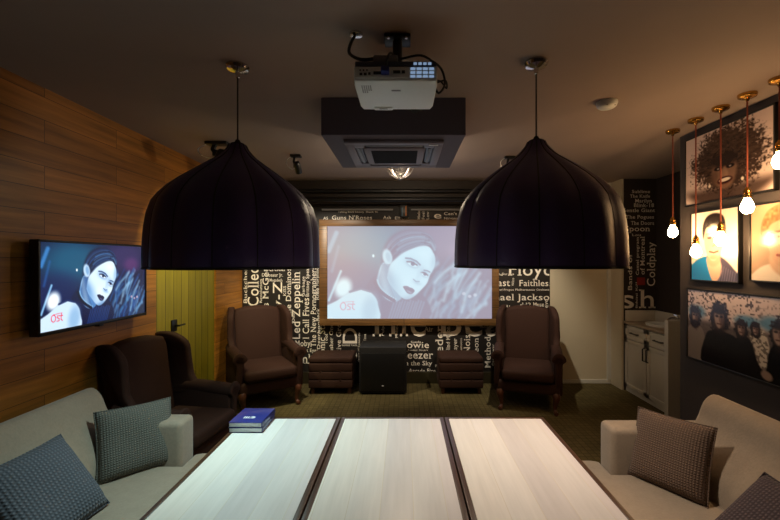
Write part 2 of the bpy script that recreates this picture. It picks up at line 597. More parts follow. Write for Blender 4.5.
    for k in range(44):                       # strands combed round the crown from the forehead to the nape
        m = .06 + .9 * r2.random()
        pts = [(h.x * (1 - m) + o.x * m, h.y * (1 - m) + o.y * m) for h, o in zip(HL, HO)]
        i0 = r2.randrange(0, 8); i1 = r2.randrange(12, 21)
        p.line(pts[i0:i1], 1.6, r2.choice([(40, 84, 148), (10, 16, 44), (10, 16, 44), (84, 142, 200), (16, 30, 76)]), 5, .5)
    for m, i0, i1 in ((.35, 6, 15), (.5, 7, 16), (.62, 8, 15), (.42, 16, 20), (.28, 15, 20)):
        pts = [(h.x * (1 - m) + o.x * m, h.y * (1 - m) + o.y * m) for h, o in zip(HL, HO)]
        p.line(pts[i0:i1], 3, (124, 182, 226), 12, .4)
    # ear
    p.ell(268, 138, 21, 36, -12, (190, 216, 240), .5)
    p.ell(272, 136, 11, 22, -12, (120, 164, 208), .8, .8)
    for k in range(9):                        # loose strands falling past the ear
        x0 = 246 + 4 * k
        p.line([(x0, 170), (x0 - 14, 230), (x0 - 6 + 4 * k, 330)], 1.6, (20, 40, 92), 6, .45)
    p.ell(205, 132, 5, 7, 0, (250, 252, 255), .8)
    # brows
    p.line([(350, 142), (372, 144), (398, 156), (414, 172)], 3.6, (38, 58, 108), 4, .9)
    p.line([(432, 196), (446, 198), (458, 204)], 3, (38, 58, 108), 4, .85)
    # eyes
    for (x, y, rx, ry, rot) in ((380, 168, 24, 10, 24), (434, 214, 16, 8, 28)):
        p.ell(x, y, rx * 1.15, ry * 1.5, rot, (96, 136, 190), .9, .55)
        p.ell(x, y, rx, ry, rot, (230, 242, 250), .3)
        p.ell(x + 2, y - 1, ry * .95, ry * .95, 0, (22, 36, 84), .4)
        p.line([(x - rx, y - ry * 1.0), (x - rx * .2, y - ry * .95), (x + rx * .85, y + ry * .5)], 3.2, (14, 22, 56), 4)
    # nose
    p.poly([(412, 190), (424, 214), (416, 240), (402, 246), (392, 238), (402, 214)], (190, 216, 240), 10, .6)
    p.line([(384, 236), (396, 246), (410, 246)], 2.6, (70, 104, 160), 4, .9)
    # lips
    p.poly([(338, 268), (356, 266), (368, 272), (380, 276), (390, 288), (376, 302), (358, 298), (346, 284)], (34, 30, 66), 4)
    p.line([(342, 270), (362, 282), (386, 288)], 1.6, (10, 14, 40), 3)
    p.ell(366, 292, 12, 4, 28, (96, 96, 140), .9, .7)
    # choker
    for k in range(15):
        t = k / 14
        x = 214 + 16 * t + 66 * t * t; y = 246 + 92 * t - 8 * t * t
        p.ell(x, y, 10, 8, 40, (10, 16, 44), .4)
        p.ell(x + 9, y - 6, 4, 4, 0, (150, 196, 230), .8, .7)
    # red station mark
    red = (232, 70, 96)
    a = np.linspace(0, 2 * PI, 18)
    p.line([(70 + 12 * math.cos(t), 356 + 16 * math.sin(t)) for t in a], 2.4, red, 2.5)
    p.line([(68, 338), (118, 334)], 1.6, red, 2.5, .8)
    p.line([(104, 346), (92, 346), (90, 354), (102, 360), (100, 371), (88, 371)], 2.4, red, 2.5)
    p.line([(114, 338), (112, 366), (120, 371)], 2.4, red, 2.5)
    p.line([(107, 348), (121, 347)], 2.2, red, 2.5)
    return p


def paint_big_hair():
    p = Pic(150, 110, 90, 84, (226, 204, 198))
    n1, n2 = .5 * p.noise(60, 52, 5) + .3 * p.noise(22, 20, 6) + .2 * p.noise(100, 90, 11), p.noise(26, 60, 9)
    d = np.sqrt(((p.X - 47) / 42) ** 2 + ((p.Y - 38) / 42) ** 2)
    p.put(S01((1.02 - d + (n1 - .5) * .7) / .3), (52, 38, 32))
    p.put(S01((1.0 - d) / .5) * n2 * n1, (150, 122, 104), .9)
    p.put(S01((.8 - d) / .5) * S01((n1 - .5) / .1), (20, 13, 12), .6)
    p.put(S01((p.Y - 62) / 14) * S01((1.5 - d) / .3), (50, 36, 32), .85)
    p.poly([(33, 42), (40, 36), (50, 36), (57, 44), (57, 58), (52, 70), (44, 73), (36, 66), (32, 54)], (128, 98, 82), 5)
    p.ell(45, 40, 14, 8, 0, (38, 28, 26), .9, .9)
    for x in (38.5, 51):
        p.ell(x, 48, 4.4, 2.3, 0, (26, 18, 18), .5)
        p.ell(x, 48, 1.2, .9, 0, (210, 200, 196), .9, .7)
    p.poly([(44, 48), (47, 48), (49, 57), (45.5, 59), (42, 57)], (158, 124, 104), 3, .8)
    p.ell(45.5, 63, 8, 4.2, -4, (60, 28, 26), .4)
    p.ell(45.5, 62.4, 6, 1.9, -4, (226, 214, 204), .5)
    p.ell(34, 58, 4, 8, 10, (92, 68, 58), .9, .7)
    for x in (29, 63): p.ell(x, 66, 1.4, 2, 0, (236, 226, 214), .7)
    return p


def paint_blue_shirt():
    p = Pic(96, 110, 50, 60, (238, 226, 214))
    p.poly([(-4, 64), (0, 50), (12, 42), (22, 38), (34, 40), (46, 50), (54, 64)], (70, 62, 76), 2)
    p.poly([(-4, 64), (-2, 49), (12, 40), (19, 42), (22, 64)], (22, 120, 186), 2)
    p.poly([(18, 40), (30, 40), (34, 52), (26, 62), (20, 52)], (206, 168, 142), 2)
    p.poly([(20, 34), (31, 34), (32, 44), (25, 48), (19, 44)], (190, 150, 126), 3)
    p.poly([(15, 18), (18, 11), (26, 9), (34, 12), (36, 20), (34.5, 32), (30, 40), (25, 43), (20, 40), (16, 31)], (218, 184, 160), 1.6)
    p.poly([(14, 24), (13, 14), (17, 5), (26, 2), (35, 5), (38, 14), (37, 24), (35, 17), (31, 13), (24, 14), (18, 14), (15.6, 18)], (42, 32, 30), 1.6)
    for x in (21, 30):
        p.ell(x, 23, 2.6, 1.2, 0, (56, 42, 38), .6)
        p.line([(x - 3.2, 19.6), (x + 2.6, 19.2)], .7, (50, 38, 34), .8)
    p.line([(26, 22), (27, 29), (24.4, 30.4)], .5, (150, 112, 92), .9)
    p.line([(21, 35), (25.5, 36), (30, 34.8)], .8, (136, 76, 68), .9)
    p.ell(25.5, 40, 5, 2, 0, (170, 130, 108), 1, .7)
    for k in range(7): p.line([(34 + k * 2.2, 47 + k), (31 + k * 2.4, 62)], .4, (112, 100, 116), .6, .8)
    return p


def paint_fair_face():
    p = Pic(96, 110, 50, 60, (176, 146, 118))
    p.poly([(-4, 64), (2, 54), (14, 47), (36, 47), (48, 54), (54, 64)], (226, 214, 198), 2)
    p.poly([(17, 36), (33, 36), (35, 48), (25, 56), (15, 48)], (204, 170, 142), 3)
    p.poly([(12, 20), (16, 10), (26, 7), (36, 11), (39, 22), (37, 36), (31, 46), (25, 49), (19, 46), (13.6, 34)], (200, 164, 136), 1.6)
    n = p.noise(30, 30, 4)
    hair = p.pmask([(10, 30), (8, 18), (13, 6), (24, 1), (35, 3), (43, 12), (41, 27), (37, 17), (30, 12), (20, 14), (14, 18)], 2)
    p.put(hair, (122, 86, 56)); p.put(hair * n, (196, 158, 112), .7)
    for x in (19.5, 31):
        p.ell(x, 26, 2.8, 1.4, 0, (70, 54, 48), .6)
        p.line([(x - 3.4, 22.4), (x + 3, 22)], .8, (116, 84, 60), .8)
    p.line([(25.6, 26), (27, 33), (24, 34.6)], .6, (168, 128, 104), .9)
    p.line([(20.5, 40), (25.5, 41), (30.5, 39.6)], 1.0, (156, 92, 82), .9)
    return p


def paint_band():
    p = Pic(180, 104, 90, 55, (214, 196, 196))
    n1, n2 = p.noise(70, 44, 2), p.noise(20, 12, 7)
    p.put(S01((26 - p.Y) / 16) * S01((n1 + .5 * n2 - .80) / .2) * S01((40 - abs(p.X - 28)) / 14), (52, 44, 46), .9)
    p.put(S01((24 - p.Y) / 16) * S01((n1 - .6) / .4), (96, 84, 84), .8)
    for (x, y, rx, ry) in ((9, 17, 8, 5), (52, 18, 9, 4), (70, 17, 9, 5)):
        p.ell(x, y, rx, ry, 0, (60, 128, 176), .9, .75)
    p.put(S01((p.Y - 20) / 6), (58, 52, 52), .8)
    p.put(S01((p.Y - 22) / 5) * n1, (120, 112, 110), .45)
    # patterned blouse and pale shirt
    p.poly([(56, 24), (64, 22), (68, 34), (66, 50), (58, 46), (54, 34)], (120, 112, 108), 1.5)
    p.put(p.pmask([(56, 24), (64, 22), (68, 34), (66, 50), (58, 46), (54, 34)], 1.5) * (n1 > .5), (226, 218, 210), .8)
    p.poly([(0, 32), (8, 28), (16, 32), (18, 56), (0, 56)], (128, 118, 114), 1.5)
    # dark clothes
    p.poly([(18, 34), (26, 29), (42, 30), (52, 38), (58, 46), (62, 58), (16, 58)], (16, 14, 16), 1.5)
    p.poly([(44, 32), (50, 28), (56, 32), (60, 44), (66, 54), (44, 58)], (20, 17, 19), 1.5)
    p.poly([(68, 34), (74, 28), (88, 28), (96, 40), (96, 60), (64, 60), (66, 46)], (14, 12, 14), 1.5)
    heads = [(7.5, 20, 6.5, 9.5, 4), (30, 18, 9.6, 12.5, 0), (48, 23, 6, 7.4, 4), (58.5, 22, 4.4, 5.6, 0), (75.5, 21.5, 8.6, 11.5, 10)]
    for k, (x, y, rx, ry, rot) in enumerate(heads):
        n3 = p.noise(60, 40, 20 + k)
        dd = np.sqrt(((p.X - x) / rx) ** 2 + ((p.Y - y - .1 * ry) / (ry * 1.12)) ** 2)
        p.put(S01((1 - dd + (n3 - .5) * .35) / .25), (30, 24, 25))
        p.put(S01((1 - dd) / .4) * n3, (70, 58, 56), .5)
        fx = x - (1.8 if k == 4 else 0)
        p.poly([(fx - rx * .40, y - ry * .2), (fx, y - ry * .34), (fx + rx * .38, y - ry * .2), (fx + rx * .36, y + ry * .35), (fx + rx * .12, y + ry * .66), (fx - rx * .14, y + ry * .66), (fx - rx * .38, y + ry * .35)], (164, 142, 134), rx * .22)
        p.ell(fx + rx * .28, y + ry * .2, rx * .2, ry * .5, 0, (84, 68, 66), 1.2, .8)
        p.ell(fx, y - ry * .30, rx * .5, ry * .18, 0, (34, 27, 27), .9, .9)
        for sx in (-.2, .2):
            p.ell(fx + sx * rx, y - ry * .02, rx * .16, ry * .075, 0, (44, 33, 32), .9)
        p.line([(fx, y), (fx + .3, y + ry * .25)], .35, (110, 88, 82), .8)
        p.line([(fx - rx * .18, y + ry * .43), (fx + rx * .18, y + ry * .43)], .45, (80, 54, 52), .8)
    p.ell(7.5, 27, 4, 3.6, 0, (40, 32, 32), .6, .9)
    p.ell(66, 51, 4, 3, 20, (150, 128, 118), .6)
    return p


# ------------------------------------------------------------ the setting
bm = B(); box(bm, XL - .1, XN + .1, Y0, YB + .1, -.08, 0)
struct('floor', bm, M['carpet'])
bm = B(); box(bm, XL - .1, XN + .1, Y0, YB + .1, H, H + .08)
struct('ceiling', bm, M['ceiling'])
bm = B()                                           # left wall around the door opening
DY0, DY1, DH = 3.335, 4.40, 2.12
box(bm, XL - .1, XL, Y0, DY0, 0, H); box(bm, XL - .1, XL, DY1, YB, 0, H); box(bm, XL - .1, XL, DY0, DY1, DH, H)
struct('wall_left', bm, M['wood_wall'])
bm = B(); box(bm, XL - .06, XL - .02, DY0 + .004, DY1 - .004, .005, DH - .004)
d1 = struct('door_1', bm, M['yellow_door'])
bm = B()
hp = P(177, 329, 3.62)
hy = 3.62
box(bm, XL - .02, XL - .008, hy - .045, hy + .045, 1.0 - .055, 1.0 + .055, .006)
tube(bm, [(XL - .01, hy, 1.0), (XL + .035, hy, 1.0), (XL + .035, hy + .09, 1.0)], .009)
obj('door_handle', bm, M['black'], d1)
# back wall with its black lettered paper, and the cream stretch beside it
XW = (550 - VPX) * YB / F
bm = B(); box(bm, XL - .1, XW, YB, YB + .1, 0, H)
wall_back = struct('wall_back', bm, M['black_wall'])
bm = B(); box(bm, XW, 2.72, YB, YB + .1, 0, H)
struct('wall_back_cream', bm, M['cream'])
bm = B(); box(bm, XW, 2.70, YB - .02, YB, 0, .05, .004)
struct('baseboard_back_cream', bm, M['white_trim'])
bm = B(); box(bm, 2.655, 2.70, YB - .03, YB, .05, H)
struct('trim_1', bm, M['white_trim'])
bm = B(); box(bm, XL, XW, YB - .018, YB, 0, .15, .004)
struct('baseboard_back', bm, M['skirting'])
bm = B(); box(bm, 2.70, 2.725, YN, YB, 0, H)
struct('wall_return', bm, M['cream'])
bm = B(); box(bm, 2.726, XN + .1, YN, YN + .1, 0, H)
wall_niche = struct('wall_niche', bm, M['niche_wall'])
bm = B(); box(bm, XN, XN + .1, YE, YN, 0, H)
struct('wall_niche_side', bm, M['niche_wall'])
bm = B(); box(bm, XR, XN + .1, Y0, YE, 0, H)
struct('wall_right', bm, M['dark_wall'])
bm = B(); box(bm, XL - .1, XN + .1, Y0 - .1, Y0, 0, H)
struct('wall_front', bm, M['dark_wall'])
bm = B(); box(bm, 2.64, XN, 3.90, 3.955, 0, 1.0, .003)
struct('trim_2', bm, M['cabinet'])

# ceiling box that carries the air conditioner
bm = B(); box(bm, -.517, .385, 2.43, 3.29, 2.385, H - .0005, .004)
struct('ceiling_box', bm, M['ac_box'])

# dark beam along the top of the back wall
bm = B(); box(bm, -1.95, 1.55, 4.93, YB - .001, 2.33, H - .001, .004)
struct('beam', bm, M['beam'])

# ------------------------------------------------------------ lettering of the back wall and of the niche
def text_shape(txt):
    """flat letters with slab feet; returns vertices and faces, size 1"""
    cu = bpy.data.curves.new('t', 'FONT')
    cu.body = txt; cu.size = 1; cu.fill_mode = 'FRONT'; cu.resolution_u = 3; cu.offset = .006
    cu.space_character = 1.06
    ob = bpy.data.objects.new('t', cu)
    me = bpy.data.meshes.new_from_object(ob)
    t = bmesh.new(); t.from_mesh(me)
    bmesh.ops.remove_doubles(t, verts=t.verts[:], dist=1e-5)
    slabs = []
    for e in t.edges:
        if len(e.link_faces) != 1: continue
        a, b = e.verts[0].co, e.verts[1].co
        L = abs(a.x - b.x)
        if abs(a.y - b.y) > .004 or not .05 < L < .17: continue
        fy = e.link_faces[0].calc_center_median().y
        x0, x1 = min(a.x, b.x) - .055, max(a.x, b.x) + .055
        if fy > a.y and a.y < .04: slabs.append((x0, x1, a.y, a.y + .055))
        elif fy < a.y and a.y > .42: slabs.append((x0, x1 - .05, a.y - .055, a.y))
    for x0, x1, y0, y1 in slabs:
        t.faces.new([t.verts.new(q) for q in ((x0, y0, 0), (x1, y0, 0), (x1, y1, 0), (x0, y1, 0))])
    bpy.data.objects.remove(ob); bpy.data.meshes.remove(me); bpy.data.curves.remove(cu)
    return t


CAP = .72


def put_text(bm, txt, px, py, cap, length, rot, depth):
    """px,py = start of the baseline in the photograph; cap height and length in its pixels; rot 0 or 90 (reading upwards)"""
    t = text_shape(txt)
    xs = [v.co.x for v in t.verts]
    x0, wd = min(xs), max(xs) - min(xs)
    k = depth / F
    sy = cap / CAP * k
    sx = (length * k / wd) if length else sy
    o = P(px, py, depth)
    for v in t.verts:
        a, b = (v.co.x - x0) * sx, v.co.y * sy
        if rot == 0: v.co = Vector((o.x + a, depth, o.z + b))
        else: v.co = Vector((o.x - b, depth, o.z + a))
    add(bm, t)


LET = [  # text, baseline start x, y, cap height, length (None = natural), rotation
    ('Collective Soul', 258.5, 306, 11.5, 92, 90), ('Buckcherry', 247, 303, 3.6, 44, 90), ('Nickelback', 246.5, 366, 3.6, 48, 90),
    ('Modest Mouse', 257, 372, 7, 60, 90), ('Revolution', 262, 303, 2.6, 24, 90),
    ("Alice's McGee", 268.5, 333, 6.2, 66, 90), ('Dinosaur Jr.', 262, 276.5, 3.4, 21, 0), ('Megadeth', 269.5, 281.5, 3, 13, 0),
    ('Jay-Z', 282, 323, 9.5, 41, 90), ('Everclear', 264, 271, 4.5, 22, 0), ('KISS', 286, 296, 3, 10, 90), ('Pavement', 275, 345, 4, 20, 90),
    ('Derek and the Dominos', 291, 358, 5.4, 90, 90), ('Led Zeppelin II', 300, 339.5, 8.6, 78, 90),
    ('Oasis', 294.5, 322, 2.6, 11, 90), ('I Call Fives', 309, 339, 6.6, 41, 90), ('Britney Spears', 309, 296.5, 3.6, 32, 90), ('Garbage', 304.5, 296.5, 2.8, 20, 90),
    ('The New Pornographers', 316, 347, 5.6, 80, 90), ('Moby', 295, 346, 6, 15.5, 0), ('Bright Eyes', 297, 352, 3.6, 21, 0), ('Funk', 291, 363.5, 10, 23.5, 0),
    ('Sonic Stage', 325, 358, 6.6, 44, 90), ('Deerhoof', 320, 349, 3, 30, 90), ('Keepusher One', 333, 366, 3.8, 42, 90), ('Archive Group', 341, 367, 5, 52, 90),
    ('Tool', 327.5, 344, 3, 10, 90),
    ('D', 357, 343.5, 15, 15.5, 90), ('Gumball Youth', 342, 346, 2.2, 15, 0), ('O', 357, 362, 11, 12, 90), ('Queen of Tomorrow', 360, 362, 2.2, 30, 90),
    ('The', 366, 336, 33, 60, 0), ('Beatles', 441, 336, 33, 126, 0), ('Air', 424, 331.5, 5, 9, 0), ('Tina', 366, 342, 2.5, 8, 90),
    ('Police', 398, 338, 2.8, 14, 90), ('Pulp', 384, 336, 2.6, 10, 90), ('Radiohead', 480, 328, 2, 13, 0), ('Beta Band', 485, 331.5, 2, 9, 0),
    ('Bowie', 401, 348, 6.8, 28, 0), ('Scissor Sisters', 408, 350.8, 1.6, 20, 0), ('Weezer', 395, 358.6, 8, 38, 0), ('Lucy in the Sky', 388, 365.3, 4.6, 44, 0), ('Arcade Fire', 408.5, 373, 4.6, 27, 0),
    ('Leeder', 443, 367, 8.2, 41, 90), ('Blind Melon', 450, 352.5, 4.2, 26, 90), ('Mayer', 457, 354.5, 4.4, 16, 90), ('Awolnation', 462, 354, 2.2, 16, 90),
    ('Noise', 470, 354, 6.6, 24, 90), ('Leon', 478.5, 357, 5.4, 19, 90), ('Method', 490.5, 368, 6, 31, 90), ('Cat Power', 494, 366, 2, 22, 90), ('The Shins', 502, 366, 5, 29, 90),
    ('Pink Floyd', 466, 275.5, 13.5, 86, 0), ('Fast', 493, 286, 7, 17, 0), ('Wilco', 514, 286, 2.4, 8, 90), ('Faithless', 519, 286, 6.2, 33, 0),
    ('City of Prague Philharmonic Orchestra', 492, 290.6, 2, 60, 0), ('Michael Jackson', 476, 300.2, 6.6, 80, 0), ('Metallica', 484, 311.5, 6.8, 35, 0),
    ('U2', 522, 306.5, 4, 9, 0), ('Muse', 533, 306.5, 4.4, 11, 0), ('Devo', 548, 312, 4.4, 13, 90), ('Blur Live', 502, 275, 2.2, 12, 0),
    ('Talking Book Society', 338, 212.6, 1.8, 26, 0), ('Back In', 366, 212.6, 1.8, 12, 0), ("Guns N'Roses", 332, 219.6, 4.2, 40, 0), ('AS', 323, 219.6, 3, 5, 0),
    ('Ash', 383, 219, 3.2, 8, 0), ('Elbow', 395, 219.5, 3, 14, 0), ('Hole', 420, 219.5, 2.8, 9, 90), ('Foals', 424.5, 219.5, 2.8, 10, 90), ('Low', 429, 219.5, 2.8, 8, 90),
    ('e', 434, 218.5, 7, 7.4, 0), ("Can't", 444, 215, 3, 13, 0), ('Nirvana', 444, 219.4, 2.4, 14, 0), ('Kyuss', 318, 264, 3, 20, 90), ('Ride', 319, 300, 4, 12, 90), ('Beck', 320, 321, 4, 13, 90),
    ('Travis', 371, 371, 5, 28, 0), ('Suede', 411, 343, 2.2, 10, 0), ('Morphine', 318.5, 286, 3, 18, 90), ('Phoenix', 326, 372, 5, 24, 0), ('Interpol', 260, 360, 5, 40, 90),
]
LET_N = [
    ('Sublime', 632, 193, 3.2, 18, 0), ('The Knife', 630, 197.6, 3.2, 20, 0), ('Marilyn', 635, 202.4, 3.6, 17, 0), ('Blink-18', 634, 207, 3.8, 20, 0), ('Gentle Giant', 622, 212, 3.6, 33, 0),
    ('The Pogues', 626, 218.6, 3.6, 28, 0), ('The Doors', 631, 224.8, 3.8, 23, 0), ('Spoon', 625, 231.2, 5.4, 25, 0), ('Lou', 632, 236, 2.4, 9, 0),
    ('of Montreal', 644.6, 274.5, 4.6, 38, 90), ('Coldplay', 655, 286, 8.4, 44, 90), ('Camel program', 638.8, 275, 3, 38, 90), ('Bands of', 632, 290, 4.2, 36, 90),
    ('s', 621, 308, 20, 13, 0), ('h', 639, 308, 19.5, 16.5, 0), ('Bikini Kill', 637.5, 308, 2, 26, 90),
]
bm = B()
for a in LET: put_text(bm, *a, YB - .004)
def cut(bm, co, no):
    bmesh.ops.bisect_plane(bm, geom=bm.verts[:] + bm.edges[:] + bm.faces[:], plane_co=co, plane_no=no, clear_outer=True)
cut(bm, (XW - .01, 0, 0), (1, 0, 0)); cut(bm, (XL + .012, 0, 0), (-1, 0, 0)); cut(bm, (0, 0, .155), (0, 0, -1)); cut(bm, (0, 0, 2.33), (0, 0, 1))
for f in bm.faces:
    if f.normal.y > 0: f.normal_flip()
obj('lettering', bm, M['lettering'], wall_back, smooth=False)
bm = B()
for a in LET_N: put_text(bm, *a, YN - .004)
cut(bm, (2.735, 0, 0), (-1, 0, 0))
a0, a1 = P(637, 285, YN - .005), P(645, 277.5, YN - .005)
box(bm, a0.x, a1.x, YN - .006, YN - .003, a0.z, a1.z, mi=1)
obj('lettering', bm, [M['lettering'], M['lettering_red']], wall_niche, smooth=False)

# ------------------------------------------------------------ projection screen
SY = 5.03
a, b = P(327.5, 226.2, SY), P(491.8, 318.6, SY)
fa, fb = P(319.5, 219.6, SY), P(498.7, 325.4, SY)
t = thing('projection_screen', 'large wood-framed projection screen showing a woman, hung on the lettered back wall', 'screen', ((a.x + b.x) / 2, SY, fb.z))
o0 = t.location.copy()
bm = B()
def rect_frame(bm, fx0, fx1, ix0, ix1, fz0, fz1, iz0, iz1, y0, y1, r=.004):
    box(bm, fx0, fx1, y0, y1, fz0, iz0, r); box(bm, fx0, fx1, y0, y1, iz1, fz1, r)
    box(bm, fx0, ix0, y0, y1, iz0, iz1, r); box(bm, ix1, fx1, y0, y1, iz0, iz1, r)
rect_frame(bm, fa.x, fb.x, a.x, b.x, fb.z, fa.z, b.z, a.z, SY - .02, YB - .002)
bmesh.ops.translate(bm, vec=-o0, verts=bm.verts[:])
obj('frame', bm, M['frame_wood'], t)
pic = paint_singer()
base = pic.c.copy()
lum = base.mean(-1, keepdims=True)
proj = np.array([146, 130, 142]) / 255 * (1 - lum) + np.array([208, 232, 242]) / 255 * lum
proj = proj * .9 + (base - lum) * .22 * np.array([1, .7, .6]) + .04
wl = np.clip(1 - np.sqrt(((pic.X - 60) / 260) ** 2 + ((pic.Y - 130) / 260) ** 2), 0, 1)[..., None]
proj += wl * np.array([.08, .02, -.03])
pp = Pic(pic.w, pic.h, 735, 411, (0, 0, 0)); pp.c = proj
pic_mesh('screen_image', pp, a - o0, (b.x - a.x, 0, 0), (0, 0, b.z - a.z), M['screen_image'], t)

# beam hardware: two black pipes, a white strip and the screen's bracket
for (z, y, r, nm, lb) in ((2.475, 4.885, .026, 'upper', 'upper black pipe hanging along the dark beam over the screen'), (2.37, 4.885, .03, 'lower', 'lower thicker black pipe along the dark beam over the screen')):
    bm = B(); tube(bm, [(-1.9, y, z), (1.5, y, z)], r, 12)
    for x in (-1.6, -.6, .45, 1.35): box(bm, x - .02, x + .02, y, 4.932, z - .012, z + .012)
    tag(obj('ceiling_pipe', bm, M['black']), lb, 'pipe', 'black pipes along the beam')
t2 = thing('screen_bracket', 'small dark bracket with coloured cables above the middle of the projection screen', 'bracket', (P(404, 210, 5.0).x, 5.0, 2.16))
bm = B(); box(bm, -.055, .055, .02, .10, 0, .17, .004); obj('plate', bm, M['black'], t2)
bm = B(); box(bm, .018, .034, .005, .02, .02, .15, .003); obj('cable', bm, plain('orange_cable', srgb(190, 120, 70), .5), t2)
bm = B(); box(bm, -.03, -.018, .005, .02, .02, .13, .003); obj('cable', bm, plain('blue_cable', srgb(60, 100, 130), .5), t2)
for (x0, x1) in ((322, 393), (411, 462)):
    p0, p1 = P(x0, 210.6, 5.08), P(x1, 209.2, 5.08)
    bm = B(); box(bm, p0.x, p1.x, 5.06, 5.108, p0.z, p1.z + .004)
    tag(obj('metal_rail', bm, M['grey_plastic']), 'thin pale metal rail %s of the bracket above the projection screen' % ('left' if x0 < 400 else 'right'), 'rail', 'metal rails above the screen')

# ------------------------------------------------------------ television on the left wall
TY0, TY1, TZ0, TZ1 = 2.165, 3.075, 1.175, 1.722
TX = XL + .085
t = thing('television', 'flat television on the wood-planked wall showing a woman in blue light', 'television', (XL + .03, (TY0 + TY1) / 2, TZ0))
o0 = t.location.copy()
bm = B(); box(bm, XL + .035, TX, TY0, TY1, TZ0, TZ1, .006); bmesh.ops.translate(bm, vec=-o0, verts=bm.verts[:]); obj('body', bm, M['black'], t)
bm = B(); box(bm, XL + .001, XL + .04, (TY0 + TY1) / 2 - .2, (TY0 + TY1) / 2 + .2, TZ0 + .12, TZ1 - .12); bmesh.ops.translate(bm, vec=-o0, verts=bm.verts[:]); obj('wall_mount', bm, M['black'], t)
bz = .014
bm = B()
for (y0, y1, z0, z1) in ((TY0, TY1, TZ0, TZ0 + .022), (TY0, TY1, TZ1 - bz, TZ1), (TY0, TY0 + bz, TZ0, TZ1), (TY1 - bz, TY1, TZ0, TZ1)):
    box(bm, TX - .002, TX + .006, y0, y1, z0, z1, .002)
bmesh.ops.translate(bm, vec=-o0, verts=bm.verts[:]); obj('bezel', bm, M['black'], t)
bm = B(); box(bm, TX - .03, TX + .004, (TY0 + TY1) / 2 - .02, (TY0 + TY1) / 2 + .02, TZ0 - .012, TZ0 + .002, .003)
bmesh.ops.translate(bm, vec=-o0, verts=bm.verts[:]); obj('sensor', bm, M['black'], t)
tvp = Pic(pic.w, pic.h, 735, 411, (0, 0, 0)); tvp.c = np.clip((base - .04) * 1.08, 0, 1)
pic_mesh('screen_image', tvp, Vector((TX + .001, TY0 + bz, TZ1 - bz)) - o0, (0, TY1 - TY0 - 2 * bz, 0), (0, 0, -(TZ1 - TZ0 - bz - .022)), M['tv_image'], t)

# ------------------------------------------------------------ pictures on the dark wall
def framed(y0, y1, z0, z1, painter, label):
    t = thing('framed_photo', label, 'picture', (XR, (y0 + y1) / 2, z0))
    o0 = t.location.copy()
    fw = .012
    bm = B()
    for (a, b, c, d) in ((y0, y1, z0, z0 + fw), (y0, y1, z1 - fw, z1), (y0, y0 + fw, z0, z1), (y1 - fw, y1, z0, z1)):
        box(bm, XR - .03, XR - .001, a, b, c, d, .002)
    bmesh.ops.translate(bm, vec=-o0, verts=bm.verts[:])
    obj('frame', bm, M['black'], t)
    pic_mesh('print', painter(), Vector((XR - .024, y1 - fw, z1 - fw)) - o0, (0, -(y1 - y0 - 2 * fw), 0), (0, 0, -(z1 - z0 - 2 * fw)), M['photo'], t)


framed(2.366, 3.13, 2.03, 2.565, paint_big_hair, 'top framed photo of a person with a huge mane of dark hair')
framed(2.62, 3.07, 1.445, 1.978, paint_blue_shirt, 'middle-row framed portrait of a dark-haired man in a blue jacket')
framed(2.09, 2.545, 1.465, 1.965, paint_fair_face, 'middle-row framed portrait of a fair-haired person, cut off by the photo edge')
framed(2.17, 3.11, .835, 1.385, paint_band, 'lowest wide framed photo of five long-haired people in dark clothes')

# ------------------------------------------------------------ row of bare bulbs
BULBS = [(3.04, 1.84), (2.80, 1.68), (2.58, 1.755), (2.38, 1.945), (2.175, 2.17)]
BLAB = ['bare glowing bulb on a cord, farthest from the camera in the row',
        'lowest-hanging bare glowing bulb, second from the far end of the row',
        'bare glowing bulb hanging in front of the blue-jacket portrait, third from far end',
        'bare glowing bulb hanging below the big-hair photo, fourth from far end',
        'bare glowing bulb nearest the camera, highest of the row, at photo edge']
for (y, z), lb in zip(BULBS, BLAB):
    t = thing('bulb_pendant', lb, 'pendant bulb', (2.095, y, H), 0, 'bare bulbs along the picture wall')
    dz = z - H
    bm = B(); lathe(bm, [(.0, 0), (.048, 0), (.05, -.006), (.046, -.02), (.03, -.027), (.012, -.03), (.008, -.045), (0, -.045)], 28); obj('canopy', bm, M['brass'], t)
    bm = B(); tube(bm, [(0, 0, -.04), (0, 0, dz * .5), (0, 0, dz + .095)], .0045, 8); obj('cord', bm, M['cord_red'], t)
    bm = B(); lathe(bm, [(0, dz + .105), (.008, dz + .105), (.012, dz + .095), (.019, dz + .088), (.021, dz + .07), (.017, dz + .066), (.022, dz + .06), (.022, dz + .046), (.018, dz + .04), (0, dz + .04)], 20); obj('socket', bm, M['brass'], t)
    bm = B(); lathe(bm, [(.014, dz + .046), (.017, dz + .03), (.027, dz + .012), (.034, dz - .012), (.033, dz - .03), (.024, dz - .047), (.012, dz - .055), (0, dz - .057)], 20); obj('bulb', bm, M['bulb'], t)

